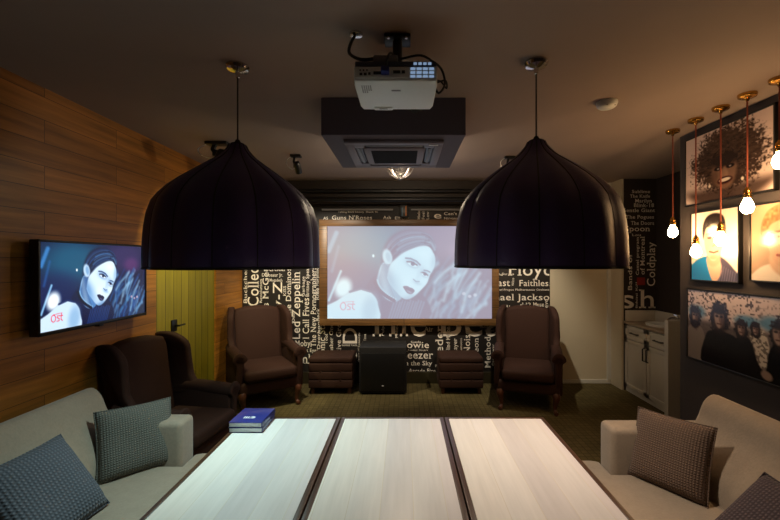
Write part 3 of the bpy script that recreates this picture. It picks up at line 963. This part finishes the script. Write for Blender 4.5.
# ------------------------------------------------------------ the two big pendant lamps
SHADE = [(.985, 0), (1.0, .012), (.998, .07), (.992, .14), (.98, .20), (.958, .26), (.915, .32), (.85, .36), (.765, .40), (.655, .44), (.545, .475), (.44, .507), (.345, .535), (.255, .562), (.185, .59), (.13, .617), (.105, .64)]
def pendant(x, y, zr, W, col, label):
    t = thing('pendant_lamp', label, 'pendant lamp', (x, y, H), 0, 'pendant lamps over the tables')
    z0 = zr - H
    Rr, NP = .416, 14
    lob = lambda a, z: 1 + .045 * (abs(math.sin(a * NP / 2 + .5)) - .75)
    bm = B(); lathe(bm, [(r * Rr, z0 + z) for r, z in SHADE], NP * 8, rmod=lob, close=False)
    sh = obj('shade', bm, M['leather'], t, angle=60)
    bm = B(); lathe(bm, [(r * Rr - .006, z0 + z) for r, z in SHADE], NP * 8, rmod=lob, close=False)
    obj('lining', bm, M['lining'], sh)
    bm = B()
    for k in range(NP):
        a = (k * PI - .5) * 2 / NP
        tube(bm, [(r * Rr * .968 * math.cos(a), r * Rr * .968 * math.sin(a), z0 + z + .001) for r, z in SHADE], .0035, 6)
    obj('seam', bm, M['leather_seam'], sh)
    bm = B(); lathe(bm, [(Rr * .975, z0 - .002), (Rr * 1.0, z0 - .004), (Rr * 1.004, z0 + .006), (Rr * .975, z0 + .008)], NP * 8, rmod=lob, close=False)
    obj('rim', bm, M['leather_seam'], sh)
    bm = B(); lathe(bm, [(0, z0 + .668), (.01, z0 + .668), (.016, z0 + .655), (.034, z0 + .648), (.044, z0 + .634), (.044, z0 + .62), (0, z0 + .62)], 24); obj('cap', bm, M['black_matte'], t)
    bm = B(); tube(bm, [(0, 0, -.05), (0, 0, z0 + .66)], .004, 8); obj('cord', bm, M['black_cord'], t)
    bm = B(); lathe(bm, [(0, 0), (.058, 0), (.06, -.008), (.052, -.022), (.03, -.03), (.012, -.034), (.01, -.06), (.006, -.064), (0, -.064)], 32); obj('canopy', bm, M['chrome'], t)
    bm = B()
    tube(bm, [(0, 0, z0 + .63), (0, 0, z0 + .40)], .012, 10); lathe(bm, [(0, z0 + .42), (.02, z0 + .42), (.022, z0 + .36), (0, z0 + .36)], 16)
    obj('lamp_holder', bm, M['black'], t)
    bm = B(); lathe(bm, [(.016, z0 + .362), (.03, z0 + .335), (.036, z0 + .31), (.028, z0 + .285), (0, z0 + .275)], 16); obj('bulb', bm, M['pendant_bulb'], t)
    ld = bpy.data.lights.new('pendant_light', 'SPOT'); ld.energy = W; ld.color = col; ld.shadow_soft_size = .07
    ld.spot_size = math.radians(122); ld.spot_blend = 1.0
    lo = bpy.data.objects.new('pendant_light', ld); COL.objects.link(lo); lo.parent = t; lo.location = (0, 0, z0 + .24)
    return t


pendant(-.870, 2.04, 1.565, PENDANT_W[0], PENDANT_COL[0], 'black dome pendant lamp above the table end by the books')
pendant(.678, 2.0, 1.57, PENDANT_W[1], PENDANT_COL[1], 'dark dome pendant lamp above the table end nearest the bare bulbs')

# ------------------------------------------------------------ three tables side by side
TZ, TH = .72, .04
edges = [(-.902, -.358), (-.351, .222), (.228, .785)]
TYF, TYN = 2.2, .85
TLAB = ['long pale-topped table with dark frame carrying the two blue books', 'middle of the three long pale-topped tables with dark wooden frames', 'long pale-topped dark-framed table standing along the beige sofa']
for (x0, x1), lb in zip(edges, TLAB):
    t = thing('table', lb, 'table', ((x0 + x1) / 2, (TYF + TYN) / 2, 0), 0, 'long tables between the sofas')
    hx, hy, fw = (x1 - x0) / 2, (TYF - TYN) / 2, .022
    bm = B(); box(bm, -hx + fw, hx - fw, -hy + fw, hy - fw, TZ - TH + .004, TZ - .001); obj('tabletop', bm, M['table_top'], t, smooth=False)
    bm = B()
    for (a, b, c, d) in ((-hx, -hx + fw, -hy, hy), (hx - fw, hx, -hy, hy), (-hx + fw, hx - fw, -hy, -hy + fw), (-hx + fw, hx - fw, hy - fw, hy)):
        box(bm, a, b, c, d, TZ - TH - .02, TZ, .002)
    obj('frame', bm, M['table_frame'], t)
    for sx in (-1, 1):
        for sy in (-1, 1):
            bm = B(); box(bm, sx * (hx - .05) - .028, sx * (hx - .05) + .028, sy * (hy - .06) - .028, sy * (hy - .06) + .028, 0, TZ - TH, .003); obj('leg', bm, M['table_frame'], t)

# two blue books
for k in range(2):
    bx, by, bz = -.812, 2.095, TZ + k * .0262
    t = thing('book', ['lower blue book of the two stacked on the table corner', 'upper blue book with a silver emblem, on top of the other book'][k], 'book', (bx, by, bz), -.02 if k else 0, 'blue books on the table')
    hw, hh, th = .086, .098, .026
    bm = B()
    box(bm, -hw, hw, -hh, hh, 0, .003, .001); box(bm, -hw, hw, -hh, hh, th - .003, th, .001); box(bm, hw - .003, hw, -hh, hh, 0, th, .001)
    obj('cover', bm, M['book'], t)
    bm = B(); box(bm, -hw + .003, hw - .003, -hh + .002, hh - .003, .003, th - .003); obj('pages', bm, M['paper'], t)
    if k:
        bm = B()
        lathe(bm, [(0, th + .0006), (.014, th + .0006), (.014, th), (0, th)], 20, T(.012, -.03, 0))
        for q in range(4): box(bm, -.034 + q * .011, -.027 + q * .011, -.044, -.02, th, th + .0006)
        obj('emblem', bm, M['silver'], t)

# ------------------------------------------------------------ sofas
def sofa(side, label, xfront, xarm, xback0, xback1, xwall, yfar, ynear, zs, za, zb):
    """side -1 stands along the left wall, +1 along the right; x values are distances from the camera axis"""
    t = thing('sofa', label, 'sofa', (side * (xfront + xwall) / 2, (yfar + ynear) / 2, 0), 0, 'sofas along the tables')
    cx, cy = side * (xfront + xwall) / 2, (yfar + ynear) / 2
    fx = lambda x: side * x - cx
    def bx(bm, xa, xb, ya, yb, z0, z1, r, seg=4):
        a, b = sorted((fx(xa), fx(xb)))
        box(bm, a, b, ya - cy, yb - cy, z0, z1, r, seg)
    aw = .16
    bm = B(); bx(bm, xarm + .02, xwall - .02, ynear, yfar, .07, zs - .13, .01); obj('base', bm, M['sofa'], t)
    # T-shaped seat cushion that wraps round the front of the arms
    bm = B()
    out = [(xfront, ynear), (xarm - .005, ynear), (xarm - .005, ynear + aw), (xback1 - .02, ynear + aw), (xback1 - .02, yfar - aw), (xarm - .005, yfar - aw), (xarm - .005, yfar - .02), (xarm - .06, yfar), (xfront + .06, yfar), (xfront, yfar - .06)]
    prism(bm, [(fx(x), y - cy) for x, y in out], zs - .14, zs, 'z', .035, 4)
    obj('seat_cushion', bm, M['sofa'], t)
    for y in (yfar - aw, ynear):
        bm = B(); bx(bm, xarm, xwall - .03, y, y + aw, .08, za, .03); obj('arm', bm, M['sofa'], t)
    bm = B()
    pr = arcpoly([(xback0 + .02, zs - .10), (xback0 + .03, zs + .10), (xback1 - .06, zb - .16), (xback1 - .01, zb - .045), (xback1 + .05, zb), (xback1 + .11, zb - .05), (xwall - .01, zb - .22), (xwall - .02, .12), (xwall - .08, .09), (xback0 + .14, .09), (xback0 + .08, .13)], 4)
    prism(bm, [(fx(x), z) for x, z in pr], ynear + .02 - cy, yfar - .08 - cy, 'y', .045, 4)
    obj('backrest', bm, M['sofa'], t)
    for y in (yfar - .12, ynear + .12):
        for x in (xarm + .08, xwall - .1):
            bm = B(); lathe(bm, [(0, 0), (.02, 0), (.028, .08), (0, .08)], 14, T(fx(x), y - cy, 0)); obj('foot', bm, M['chair_wood'], t)
    return t


sofa(-1, 'light grey sofa standing under the television along the wooden wall', 1.12, 1.335, 1.66, 1.86, 2.07, 2.49, .25, .385, .63, .83)
sofa(1, 'beige sofa standing under the framed photos along the dark wall', 1.0, 1.20, 1.55, 1.77, 2.00, 2.40, .25, .385, .63, .82)


def cushion(name_label, size, thick, mat, centre, normal, roll, group):
    """square scatter cushion; normal is the way its face looks"""
    n = Vector(normal).normalized()
    up = Vector((0, 0, 1))
    x = up.cross(n).normalized() * -1
    x = n.cross(up).normalized() * -1
    z = n.cross(x).normalized()
    if z.z < 0: z, x = -z, -x
    y = z.cross(x)
    rot = Matrix((x, y, z)).transposed().to_4x4() @ R(roll, 'Y')
    N = 22
    bm = bmesh.new()
    sides = []
    for s in (-1, 1):
        g = []
        for i in range(N + 1):
            row = []
            for j in range(N + 1):
                u, v = i / N * 2 - 1, j / N * 2 - 1
                pin = 1 - .075 * (1 - abs(u) ** 2) * abs(v) ** 3 * 0 - .0
                uu = u * (1 - .05 * (1 - v * v) * abs(u) ** 4); vv = v * (1 - .05 * (1 - u * u) * abs(v) ** 4)
                th = thick * ((1 - u ** 4) * (1 - v ** 4)) ** .6 * (1 + .08 * math.sin(3 * u + 2 * v))
                row.append(bm.verts.new((uu * size / 2, s * th / 2, vv * size / 2)))
            g.append(row)
        sides.append(g)
        for i in range(N):
            for j in range(N):
                q = (g[i][j], g[i + 1][j], g[i + 1][j + 1], g[i][j + 1])
                bm.faces.new(q if s < 0 else q[::-1])
    bmesh.ops.remove_doubles(bm, verts=bm.verts[:], dist=1e-5)
    bmesh.ops.recalc_face_normals(bm, faces=bm.faces[:])
    o = obj('cushion', bm, mat, None, angle=180)
    o.matrix_world = Matrix.Translation(centre) @ rot
    tag(o, name_label, 'cushion', group)
    # piping round the edge
    bm = bmesh.new()
    pts = []
    for k in range(4):
        for i in range(12):
            u = i / 12 * 2 - 1
            a, b = [(u, -1), (1, u), (-u, 1), (-1, -u)][k]
            pts.append((a * (1 - .05 * (1 - b * b) * abs(a) ** 4) * size / 2, 0, b * (1 - .05 * (1 - a * a) * abs(b) ** 4) * size / 2))
    pts.append(pts[0])
    tube(bm, pts, .004, 6)
    obj('piping', bm, mat, o)
    return o


cushion('grey-green knitted cushion leaning in the far corner of the light grey sofa', .385, .13, M['knit_grey'], (-1.575, 2.295, .558), (.66, -.64, .38), .02, 'cushions on the light grey sofa')
cushion('slate-blue knitted cushion leaning far back on the near part of the grey sofa', .42, .13, M['knit_slate'], (-1.60, 1.735, .565), (.80, -.03, .60), 0.0, 'cushions on the light grey sofa')
cushion('brown knitted cushion leaning against the back in the beige sofa corner', .385, .13, M['knit_brown'], (1.445, 2.12, .558), (-.78, -.50, .38), -.03, 'cushions on the beige sofa')
cushion('dark plum knitted cushion on the beige sofa, cut off by the photo corner', .40, .12, M['knit_plum'], (1.435, 1.505, .535), (-.70, .0, .71), 0.0, 'cushions on the beige sofa')

# ------------------------------------------------------------ wing armchairs
def armchair(label, loc, rz):
    t = thing('wing_armchair', label, 'armchair', loc, rz, 'brown wing armchairs')
    m = M['armchair']
    bm = B(); box(bm, -.33, .33, -.36, .30, .20, .33, .03, 3); obj('seat_frame', bm, m, t)
    bm = B(); box(bm, -.275, .275, -.40, .20, .33, .46, .045, 4); obj('seat_cushion', bm, m, t)
    # backrest with arched top, leaning back
    out = [(-.28, .30), (-.27, .70), (-.275, .98), (-.25, 1.05), (-.13, 1.08), (0, 1.088), (.13, 1.08), (.25, 1.05), (.275, .98), (.27, .70), (.28, .30)]
    bm = B(); prism(bm, out, .17, .30, 'y', .04, 4)
    for v in bm.verts: v.co.y += (v.co.z - .30) * .17
    obj('backrest', bm, m, t)
    for s in (-1, 1):
        wp = arcpoly([(.30, .58), (.36, .85), (.42, 1.05), (.37, 1.085), (.25, 1.07), (.14, .99), (.115, .86), (.09, .72), (.02, .62), (.06, .57)], 4)
        bm = B(); prism(bm, wp, -.035, .035, 'x', .022, 3)
        for v in bm.verts: v.co.x += s * (.285 + .24 * max(0, .34 - v.co.y) * min(1, max(0, (v.co.z - .5) * 4)))
        obj('wing', bm, m, t)
        bm = B()
        ap = arcpoly([(-.33, .20), (-.33, .56), (-.20, .60), (.10, .61), (.30, .60), (.30, .20)], 3)
        ap = [(-.32, .20), (-.33, .55), (-.28, .60), (.10, .61), (.30, .61), (.30, .20)]
        prism(bm, ap, s * .315 - .045, s * .315 + .045, 'x', .02, 3)
        # rolled top
        tube(bm, spline([(s * .318, -.335, .585), (s * .318, -.15, .60), (s * .325, .05, .61), (s * .315, .22, .62)]), .058, 16)
        arm = obj('arm', bm, m, t)
        # scrolled front
        bm = B()
        prism(bm, arcpoly([(s * .318 - .04, .30), (s * .318 - .035, .52), (s * .318 - .075, .585), (s * .318 - .03, .655), (s * .318 + .04, .65), (s * .318 + .075, .585), (s * .318 + .03, .52), (s * .318 + .01, .30)], 4), -.362, -.33, 'y', .01, 2)
        lathe(bm, [(0, -.01), (.03, -.008), (.04, 0), (0, 0)], 16, T(s * .318, -.362, .587) @ R(-PI / 2, 'X') @ R(PI, 'X'))
        obj('arm_scroll', bm, m, arm)
    for s in (-1, 1):
        bm = B()
        tube(bm, spline([(s * .28, -.31, .235), (s * .295, -.34, .18), (s * .285, -.335, .11), (s * .28, -.34, .05), (s * .29, -.37, .022), (s * .295, -.385, .018)], 4),
             [.042, .043, .043, .042, .04, .036, .033, .03, .026, .023, .021, .019, .018, .019, .022, .024, .025, .026, .024, .02, .012][:21], 12)
        obj('leg', bm, M['chair_wood'], t)
        bm = B(); tube(bm, [(s * .27, .26, .22), (s * .275, .30, .10), (s * .28, .345, .0)], [.03, .024, .018], 10); obj('leg', bm, M['chair_wood'], t)
    return t


armchair('brown wing armchair behind the light grey sofa, below the television', (-1.72, 2.915, 0), math.radians(82)).scale = (.93, .88, .94)
armchair('brown wing armchair between the yellow door and the left ottoman', (-1.62, 4.50, 0), math.radians(33)).scale = (1, 1, .97)
armchair('brown wing armchair in front of the cream wall beside the right ottoman', (1.41, 4.46, 0), math.radians(-17)).scale = (.97, 1, .97)

# ------------------------------------------------------------ ottomans
def ottoman(label, loc):
    t = thing('ottoman', label, 'ottoman', loc, 0, 'brown ottomans before the lettered wall')
    bm = B()
    w_ = .265
    box(bm, -w_, w_, -.2, .2, .37, .45, .03, 4)
    obj('seat', bm, M['ottoman'], t)
    bm = B()
    for k in range(3): box(bm, -w_, w_, -.2, .2, .075 + k * .10, .175 + k * .10, .016, 3)
    obj('body', bm, M['ottoman'], t)
    for x in (-.12, .12):
        for z in (.175, .275):
            bm = B(); lathe(bm, [(0, .006), (.01, .004), (.012, 0), (0, 0)], 12, T(x, -.2, z) @ R(PI / 2, 'X')); obj('button', bm, M['ottoman'], t)
    for x in (-.22, .22):
        for y in (-.155, .155):
            bm = B(); lathe(bm, [(0, 0), (.016, 0), (.026, .04), (.022, .08), (0, .08)], 14, T(x, y, 0)); obj('foot', bm, M['chair_wood'], t)
    return t


ottoman('brown square ottoman standing left of the black loudspeaker', (P(333.5, 390, 4.87).x, 4.86, 0))
ottoman('brown square ottoman standing right of the black loudspeaker', (P(459, 390, 4.87).x, 4.86, 0))

# loudspeaker
t = thing('loudspeaker', 'black floor loudspeaker cabinet below the screen between the two ottomans', 'loudspeaker', (P(383.5, 390, 4.8).x, 4.86, 0))
bm = B(); box(bm, -.285, .285, -.2, .2, .02, .57, .012, 3); obj('cabinet', bm, M['black_matte'], t)
bm = B(); box(bm, -.265, .265, -.212, -.19, .05, .50, .008, 2); obj('grille', bm, M['black'], t)
bm = B(); box(bm, -.012, .012, -.216, -.21, .105, .118, .002); obj('badge', bm, M['silver'], t)
for x in (-.24, .24):
    for y in (-.16, .16):
        bm = B(); lathe(bm, [(0, 0), (.02, 0), (.02, .022), (0, .022)], 12, T(x, y, 0)); obj('foot', bm, M['black'], t)
for s in (-1, 1):
    bm = B(); box(bm, s * .286 - .003, s * .286 + .003, -.06, .06, .36, .41, .002); obj('handle', bm, M['black'], t)

# ------------------------------------------------------------ washstand cabinet in the niche
CX0, CY0, CY1, CZ = 2.74, 3.96, 4.835, .86
t = thing('washstand_cabinet', 'white two-door washstand cabinet with dark handles in the niche', 'cabinet', (CX0, CY0, 0))
L, D = CY1 - CY0, XN - CX0 - .005
bm = B(); box(bm, .02, D, 0, L, .0, CZ - .03); obj('body', bm, M['cabinet'], t, smooth=False)
bm = B(); box(bm, .012, .02, 0, L, 0, .05); obj('plinth', bm, M['cabinet'], t, smooth=False)
bm = B(); box(bm, -.025, D, -.0, L, CZ - .03, CZ, .004); obj('worktop', bm, M['worktop'], t)
bm = B(); box(bm, D - .02, D, 0, L, CZ, CZ + .13, .003); box(bm, 0.0, D - .02, L - .015, L, CZ, CZ + .13, .003); obj('backsplash', bm, M['cabinet'], t)
for k in range(2):
    y0, y1 = .01 + k * L / 2, L / 2 - .005 + k * L / 2
    def panel(bm, z0, z1):
        box(bm, .004, .02, y0, y1, z0, z1, .002)
        for (a, b, c, d) in ((y0, y1, z0, z0 + .045), (y0, y1, z1 - .045, z1), (y0, y0 + .045, z0, z1), (y1 - .045, y1, z0, z1)):
            box(bm, -.006, .006, a, b, c, d, .002)
    bm = B(); panel(bm, .06, .645); dr = obj('door', bm, M['cabinet'], t)
    yh = y1 - .025 if k == 0 else y0 + .025
    bm = B(); tube(bm, [(-.006, yh, .46), (-.03, yh, .465), (-.03, yh, .60), (-.006, yh, .605)], .008, 8); obj('handle', bm, M['black'], dr)
    bm = B(); panel(bm, .655, .815); dw = obj('drawer', bm, M['cabinet'], t)
    ym = (y0 + y1) / 2
    bm = B(); tube(bm, [(-.006, ym - .07, .735), (-.03, ym - .065, .735), (-.03, ym + .065, .735), (-.006, ym + .07, .735)], .008, 8); obj('handle', bm, M['black'], dw)
# sink rim and tap
bm = B(); lathe(bm, [(.10, CZ + .001), (.155, CZ + .001), (.165, CZ + .02), (.155, CZ + .028), (.14, CZ + .02), (.09, CZ + .004), (0, CZ + .003)], 32, T(D / 2 - .01, .48, 0) @ Matrix.Diagonal((.85, 1.1, 1, 1)), close=False)
obj('basin', bm, M['white_plastic'], t)
tp = thing('tap', 'chrome tap standing behind the basin on the washstand worktop', 'tap', (CX0 + D - .055, CY0 + .40, CZ))
bm = B(); lathe(bm, [(0, 0), (.026, 0), (.022, .01), (.018, .03), (.017, .10), (0, .105)], 18); obj('body', bm, M['chrome'], tp)
bm = B(); tube(bm, spline([(0, 0, .085), (-.05, .0, .10), (-.10, .0, .095), (-.125, 0, .07)]), .012, 10); obj('spout', bm, M['chrome'], tp)
bm = B(); tube(bm, [(0, 0, .10), (.0, .02, .125), (-.02, .06, .135)], [.012, .01, .007], 8); obj('lever', bm, M['chrome'], tp)
dp = thing('soap_dispenser', 'small dark soap dispenser at the near end of the washstand worktop', 'dispenser', (CX0 + .10, CY0 + .09, CZ))
bm = B(); lathe(bm, [(0, 0), (.03, 0), (.032, .02), (.03, .05), (.012, .06), (0, .06)], 18); obj('bottle', bm, M['black'], dp)
bm = B(); tube(bm, [(0, 0, .055), (0, 0, .085), (-.035, 0, .085)], .006, 8); obj('pump', bm, M['black'], dp)

# ------------------------------------------------------------ air conditioner cassette in the ceiling box
ZA = 2.385
t = thing('air_conditioner', 'square cassette air conditioner set in the box under the ceiling', 'air conditioner', (-.066, 2.85, ZA - .001))
bm = B()
hx, hy = .325, .335
rect = [(-hx, hx, -hy, -hy + .06), (-hx, hx, hy - .06, hy), (-hx, -hx + .06, -hy + .06, hy - .06), (hx - .06, hx, -hy + .06, hy - .06)]
for a in rect: box(bm, *a, -.022, 0, .006)
g = .115
for a in ((-g - .08, g + .08, -g - .095, -g - .075),): pass
box(bm, -.21, .21, -.215, .215, -.026, 0, .01)
for sx in (-1, 1):
    for sy in (-1, 1): box(bm, *sorted((sx * .20, sx * .27)), *sorted((sy * .205, sy * .28)), -.02, 0, .006)
obj('panel', bm, M['ac'], t)
bm = B()
for k in range(17): box(bm, -.16, .16, -.16 + k * .02 - .004, -.16 + k * .02 + .004, -.031, -.026)
box(bm, -.16, .16, -.165, .165, -.027, -.02)
obj('grille', bm, M['black_matte'], t)
for (x0, x1, y0, y1) in ((-.2, .2, -.262, -.228), (-.2, .2, .228, .262), (-.262, -.222, -.2, .2), (.222, .262, -.2, .2)):
    bm = B(); box(bm, x0, x1, y0, y1, -.012, -.001)
    v = obj('air_vent', bm, M['black'], t)
    bm = B(); box(bm, x0 + .01, x1 - .01, y0 + .008, y1 - .008, -.019, -.012, .003); obj('flap', bm, M['grey_plastic'], v)
bm = B(); box(bm, .23, .29, -.30, -.285, -.026, -.021); obj('display', bm, M['white_plastic'], t)

# glass dome ceiling lamp
t = thing('ceiling_lamp', 'glass dome ceiling lamp glinting just beyond the ceiling box', 'ceiling lamp', (P(400, 170, 3.62).x, 3.62, H))
bm = B(); lathe(bm, [(0, 0), (.135, 0), (.14, -.02), (.135, -.035), (0, -.035)], 32); obj('base', bm, M['chrome'], t)
bm = B(); lathe(bm, [(.13 * math.cos(a), -.10 - .155 * math.sin(a)) for a in [i * PI / 2 / 9 for i in range(10)]] [::-1] + [(.132, -.06), (.13, -.03)], 32, close=False); obj('glass_dome', bm, M['glass'], t)
bm = B()
for k in range(8):
    a0 = k * PI / 4
    tube(bm, [(.132 * math.cos(b) * math.cos(a0), .132 * math.cos(b) * math.sin(a0), -.10 - .157 * math.sin(b)) for b in [i * PI / 2 / 8 for i in range(9)]], .004, 6)
lathe(bm, [(0, -.268), (.012, -.264), (.016, -.255), (0, -.25)], 12)
obj('cage', bm, M['steel'], t)
bm = B(); lathe(bm, [(0, -.05), (.02, -.05), (.02, -.08), (0, -.08)], 14); obj('lamp_holder', bm, M['white_plastic'], t)
bm = B(); lathe(bm, [(.012, -.08), (.028, -.10), (.03, -.125), (.016, -.145), (0, -.148)], 16); obj('bulb', bm, glow('dome_bulb_glow', (1, .8, .55), 2.5), t)
ld = bpy.data.lights.new('dome_light', 'POINT'); ld.energy = DOME_W; ld.color = (1, .8, .56); ld.shadow_soft_size = .04
lo = bpy.data.objects.new('dome_light', ld); COL.objects.link(lo); lo.parent = t; lo.location = (0, 0, -.18)

# ------------------------------------------------------------ projector under the ceiling
t = thing('projector', 'white video projector hanging upside down from the ceiling', 'projector', (-.035, 1.78, 2.35))
pz = .085
bm = B()
out = [(-.172, -.155), (.172, -.155), (.178, -.10), (.176, .12), (.165, .155), (-.165, .155), (-.176, .12), (-.178, -.10)]
prism(bm, out, 0, .062, 'z', .008, 3)
pb = obj('body', bm, M['white_plastic'], t)
bm = B(); prism(bm, [(x * .985, y * .985) for x, y in out], .062, pz, 'z', .006, 2); obj('top_shell', bm, plain('projector_shell', srgb(60, 66, 84), .45), t)
bm = B(); box(bm, -.164, .05, -.158, -.154, .012, .056, .001); obj('connector_panel', bm, M['white_plastic'], t)
bm = B()
for (x, z, w_, h_) in ((-.15, .022, .012, .01), (-.132, .022, .012, .01), (-.114, .024, .01, .01), (-.15, .04, .006, .006), (-.136, .04, .006, .006), (-.122, .04, .006, .006), (-.092, .026, .034, .012), (-.01, .03, .03, .012), (.025, .03, .014, .012)):
    bm = B(); box(bm, x, x + w_, -.1605, -.157, z, z + h_); obj('socket', bm, M['black'], t)
bm = B(); box(bm, -.06, -.026, -.195, -.158, .022, .046, .003); obj('cable_plug', bm, plain('blue_plug', srgb(30, 44, 120), .4), t)
bm = B()
for k in range(4):
    for q in range(3): box(bm, .062 + k * .026, .082 + k * .026, -.157, -.154, .014 + q * .016, .024 + q * .016)
obj('exhaust_vent', bm, M['led'], t)
bm = B()
for x in (.075, .095, .115, .135): box(bm, x, x + .014, -.156, -.150, .068, .078, .001)
obj('indicator_lights', bm, M['led'], t)
bm = B()
for i in range(7):
    for j in range(5 if i < 5 else 3): lathe(bm, [(0, -.0008), (.0035, -.0008), (.0035, 0), (0, 0)], 8, T(-.145 + j * .009, -.11 + i * .011, 0))
obj('speaker_holes', bm, M['grey_plastic'], t)
bm = B(); box(bm, -.11, -.02, .12, .152, -.004, .0, .002); obj('foot_latch', bm, M['white_plastic'], t)
bm = B(); box(bm, -.085, -.045, .128, .136, -.0055, -.004); obj('latch_slot', bm, M['black'], t)
bm = B(); box(bm, .0 - .02, .02, -.07, -.058, -.001, .0005); obj('badge', bm, M['grey_plastic'], t)
bm = B(); lathe(bm, [(.0, 0), (.04, 0), (.045, .02), (.036, .025), (.03, .012), (0, .010)], 24, T(.09, .152, .036) @ R(-PI / 2, 'X')); obj('lens', bm, M['black'], t)
bm = B()
zc = H - 2.35
box(bm, -.055, .065, -.035, .06, zc - .014, zc - .0005, .003)
tube(bm, [(.005, .01, zc - .01), (.005, .01, pz + .04)], .022, 14)
box(bm, -.05, .06, -.03, .05, pz + .03, pz + .045, .003)
for (x, y) in ((-.04, -.02), (.05, -.02), (-.04, .04), (.05, .04)): tube(bm, [(x, y, pz + .04), (x * 2.0, y * 2.2, pz + .004)], .008, 8)
mt = obj('ceiling_mount', bm, M['black'], t)
bm = B()
for (x, y) in ((-.035, -.037), (.045, -.037)): lathe(bm, [(0, -.004), (.007, -.004), (.007, .004), (0, .004)], 12, T(x, y + .01, zc - .016))
obj('screws', bm, M['chrome'], mt)
bm = B()
lathe(bm, [(0, zc), (.03, zc), (.028, zc - .008), (0, zc - .012)], 18, T(-.18, -.03, 0))
obj('ceiling_rose', bm, M['chrome'], t)
bm = B()
tube(bm, spline([(-.185, -.03, zc - .008), (-.20, -.06, zc - .06), (-.20, -.10, pz + .06), (-.15, -.13, pz + .018), (-.085, -.12, pz + .025)]), .007, 8)
tube(bm, spline([(.02, -.12, pz + .025), (.10, -.13, pz + .035), (.15, -.10, pz + .03), (.20, -.06, pz + .01), (.215, -.06, .03), (.19, -.05, -.005), (.172, -.05, .02)]), .005, 8)
tube(bm, spline([(-.04, -.185, .035), (-.03, -.21, .07), (-.02, -.16, pz + .03), (0, -.06, pz + .06)]), .004, 8)
tube(bm, spline([(.172, -.02, .05), (.22, -.03, .06), (.225, -.04, .02), (.20, -.04, .05), (.178, .0, .075)]), .004, 8)
obj('cables', bm, M['black_cord'], t)
bm = B(); box(bm, -.095, .01, -.14, -.11, pz + .004, pz + .034, .006); obj('cable_adapter', bm, M['grey_plastic'], t)

# ------------------------------------------------------------ small ceiling fittings
t = thing('smoke_detector', 'white round smoke detector on the ceiling above the right pendant lamp', 'smoke detector', (1.30, 2.5, H))
bm = B(); lathe(bm, [(0, 0), (.062, 0), (.064, -.012), (.058, -.03), (.045, -.04), (0, -.042)], 32); obj('body', bm, M['white_plastic'], t)
bm = B(); box(bm, -.03, .03, -.046, -.040, -.037, -.028, .002, M=R(.1, 'Z')); obj('slot', bm, M['black'], t)


def spotlight(label, x, y, tx, ty, tz, W=0, col=(1, .88, .68), size=70):
    t = thing('ceiling_spotlight', label, 'spotlight', (x, y, H), 0, 'small black ceiling spotlights')
    bm = B(); box(bm, -.04, .06, -.03, .03, -.025, -.0005, .005); obj('base', bm, M['black'], t)
    bm = B(); tube(bm, spline([(0, 0, -.02), (-.01, 0, -.06), (.0, 0, -.09)]), .012, 8); box(bm, -.01, .03, -.015, .015, -.12, -.07, .004); obj('arm', bm, M['black'], t)
    hd = Vector((.03, 0, -.125))
    dv = (Vector((tx, ty, tz)) - Vector((x, y, H)) - hd).normalized()
    q = dv.to_track_quat('-Z', 'Y').to_matrix().to_4x4()
    bm = B(); lathe(bm, [(0, .06), (.022, .06), (.03, .045), (.032, -.05), (.028, -.055), (.026, -.045), (0, -.045)], 20, T(*hd) @ q); hdo = obj('head', bm, M['black'], t)
    bm = B(); lathe(bm, [(0, -.046), (.025, -.046), (.025, -.044), (0, -.044)], 18, T(*hd) @ q); obj('lens', bm, M['steel'] if not W else glow('spot_lens', (1, .8, .5), 2), hdo)
    bm = B(); tube(bm, spline([(-.03, 0, -.01), (-.075, 0, -.05), (-.07, 0, -.10), (-.03, 0, -.135), (.0, 0, -.13)]), .003, 6); obj('cable', bm, M['white_plastic'], t)
    if W:
        ld = bpy.data.lights.new('spot_light', 'SPOT'); ld.energy = W; ld.color = col; ld.spot_size = math.radians(size); ld.spot_blend = .6; ld.shadow_soft_size = .025
        lo = bpy.data.objects.new('spot_light', ld); COL.objects.link(lo); lo.parent = t
        lo.matrix_local = T(*(hd + dv * .06)) @ q
    return t


spotlight('small black ceiling spotlight left of the ceiling box, with white cable loop', -1.05, 3.75, -1.0, YB, .95, SPOT_W, size=84)
spotlight('small black ceiling spotlight partly hidden behind the left pendant lamp', -1.62, 3.35, XL, 3.9, 1.1, SPOT_W * .5, (1, .9, .45), 75).scale = (1.9, 1.5, 1)
spotlight('small black ceiling spotlight peeking out behind the right pendant lamp', 1.02, 3.80, 1.1, YB, .95, SPOT_W * .75, size=80)
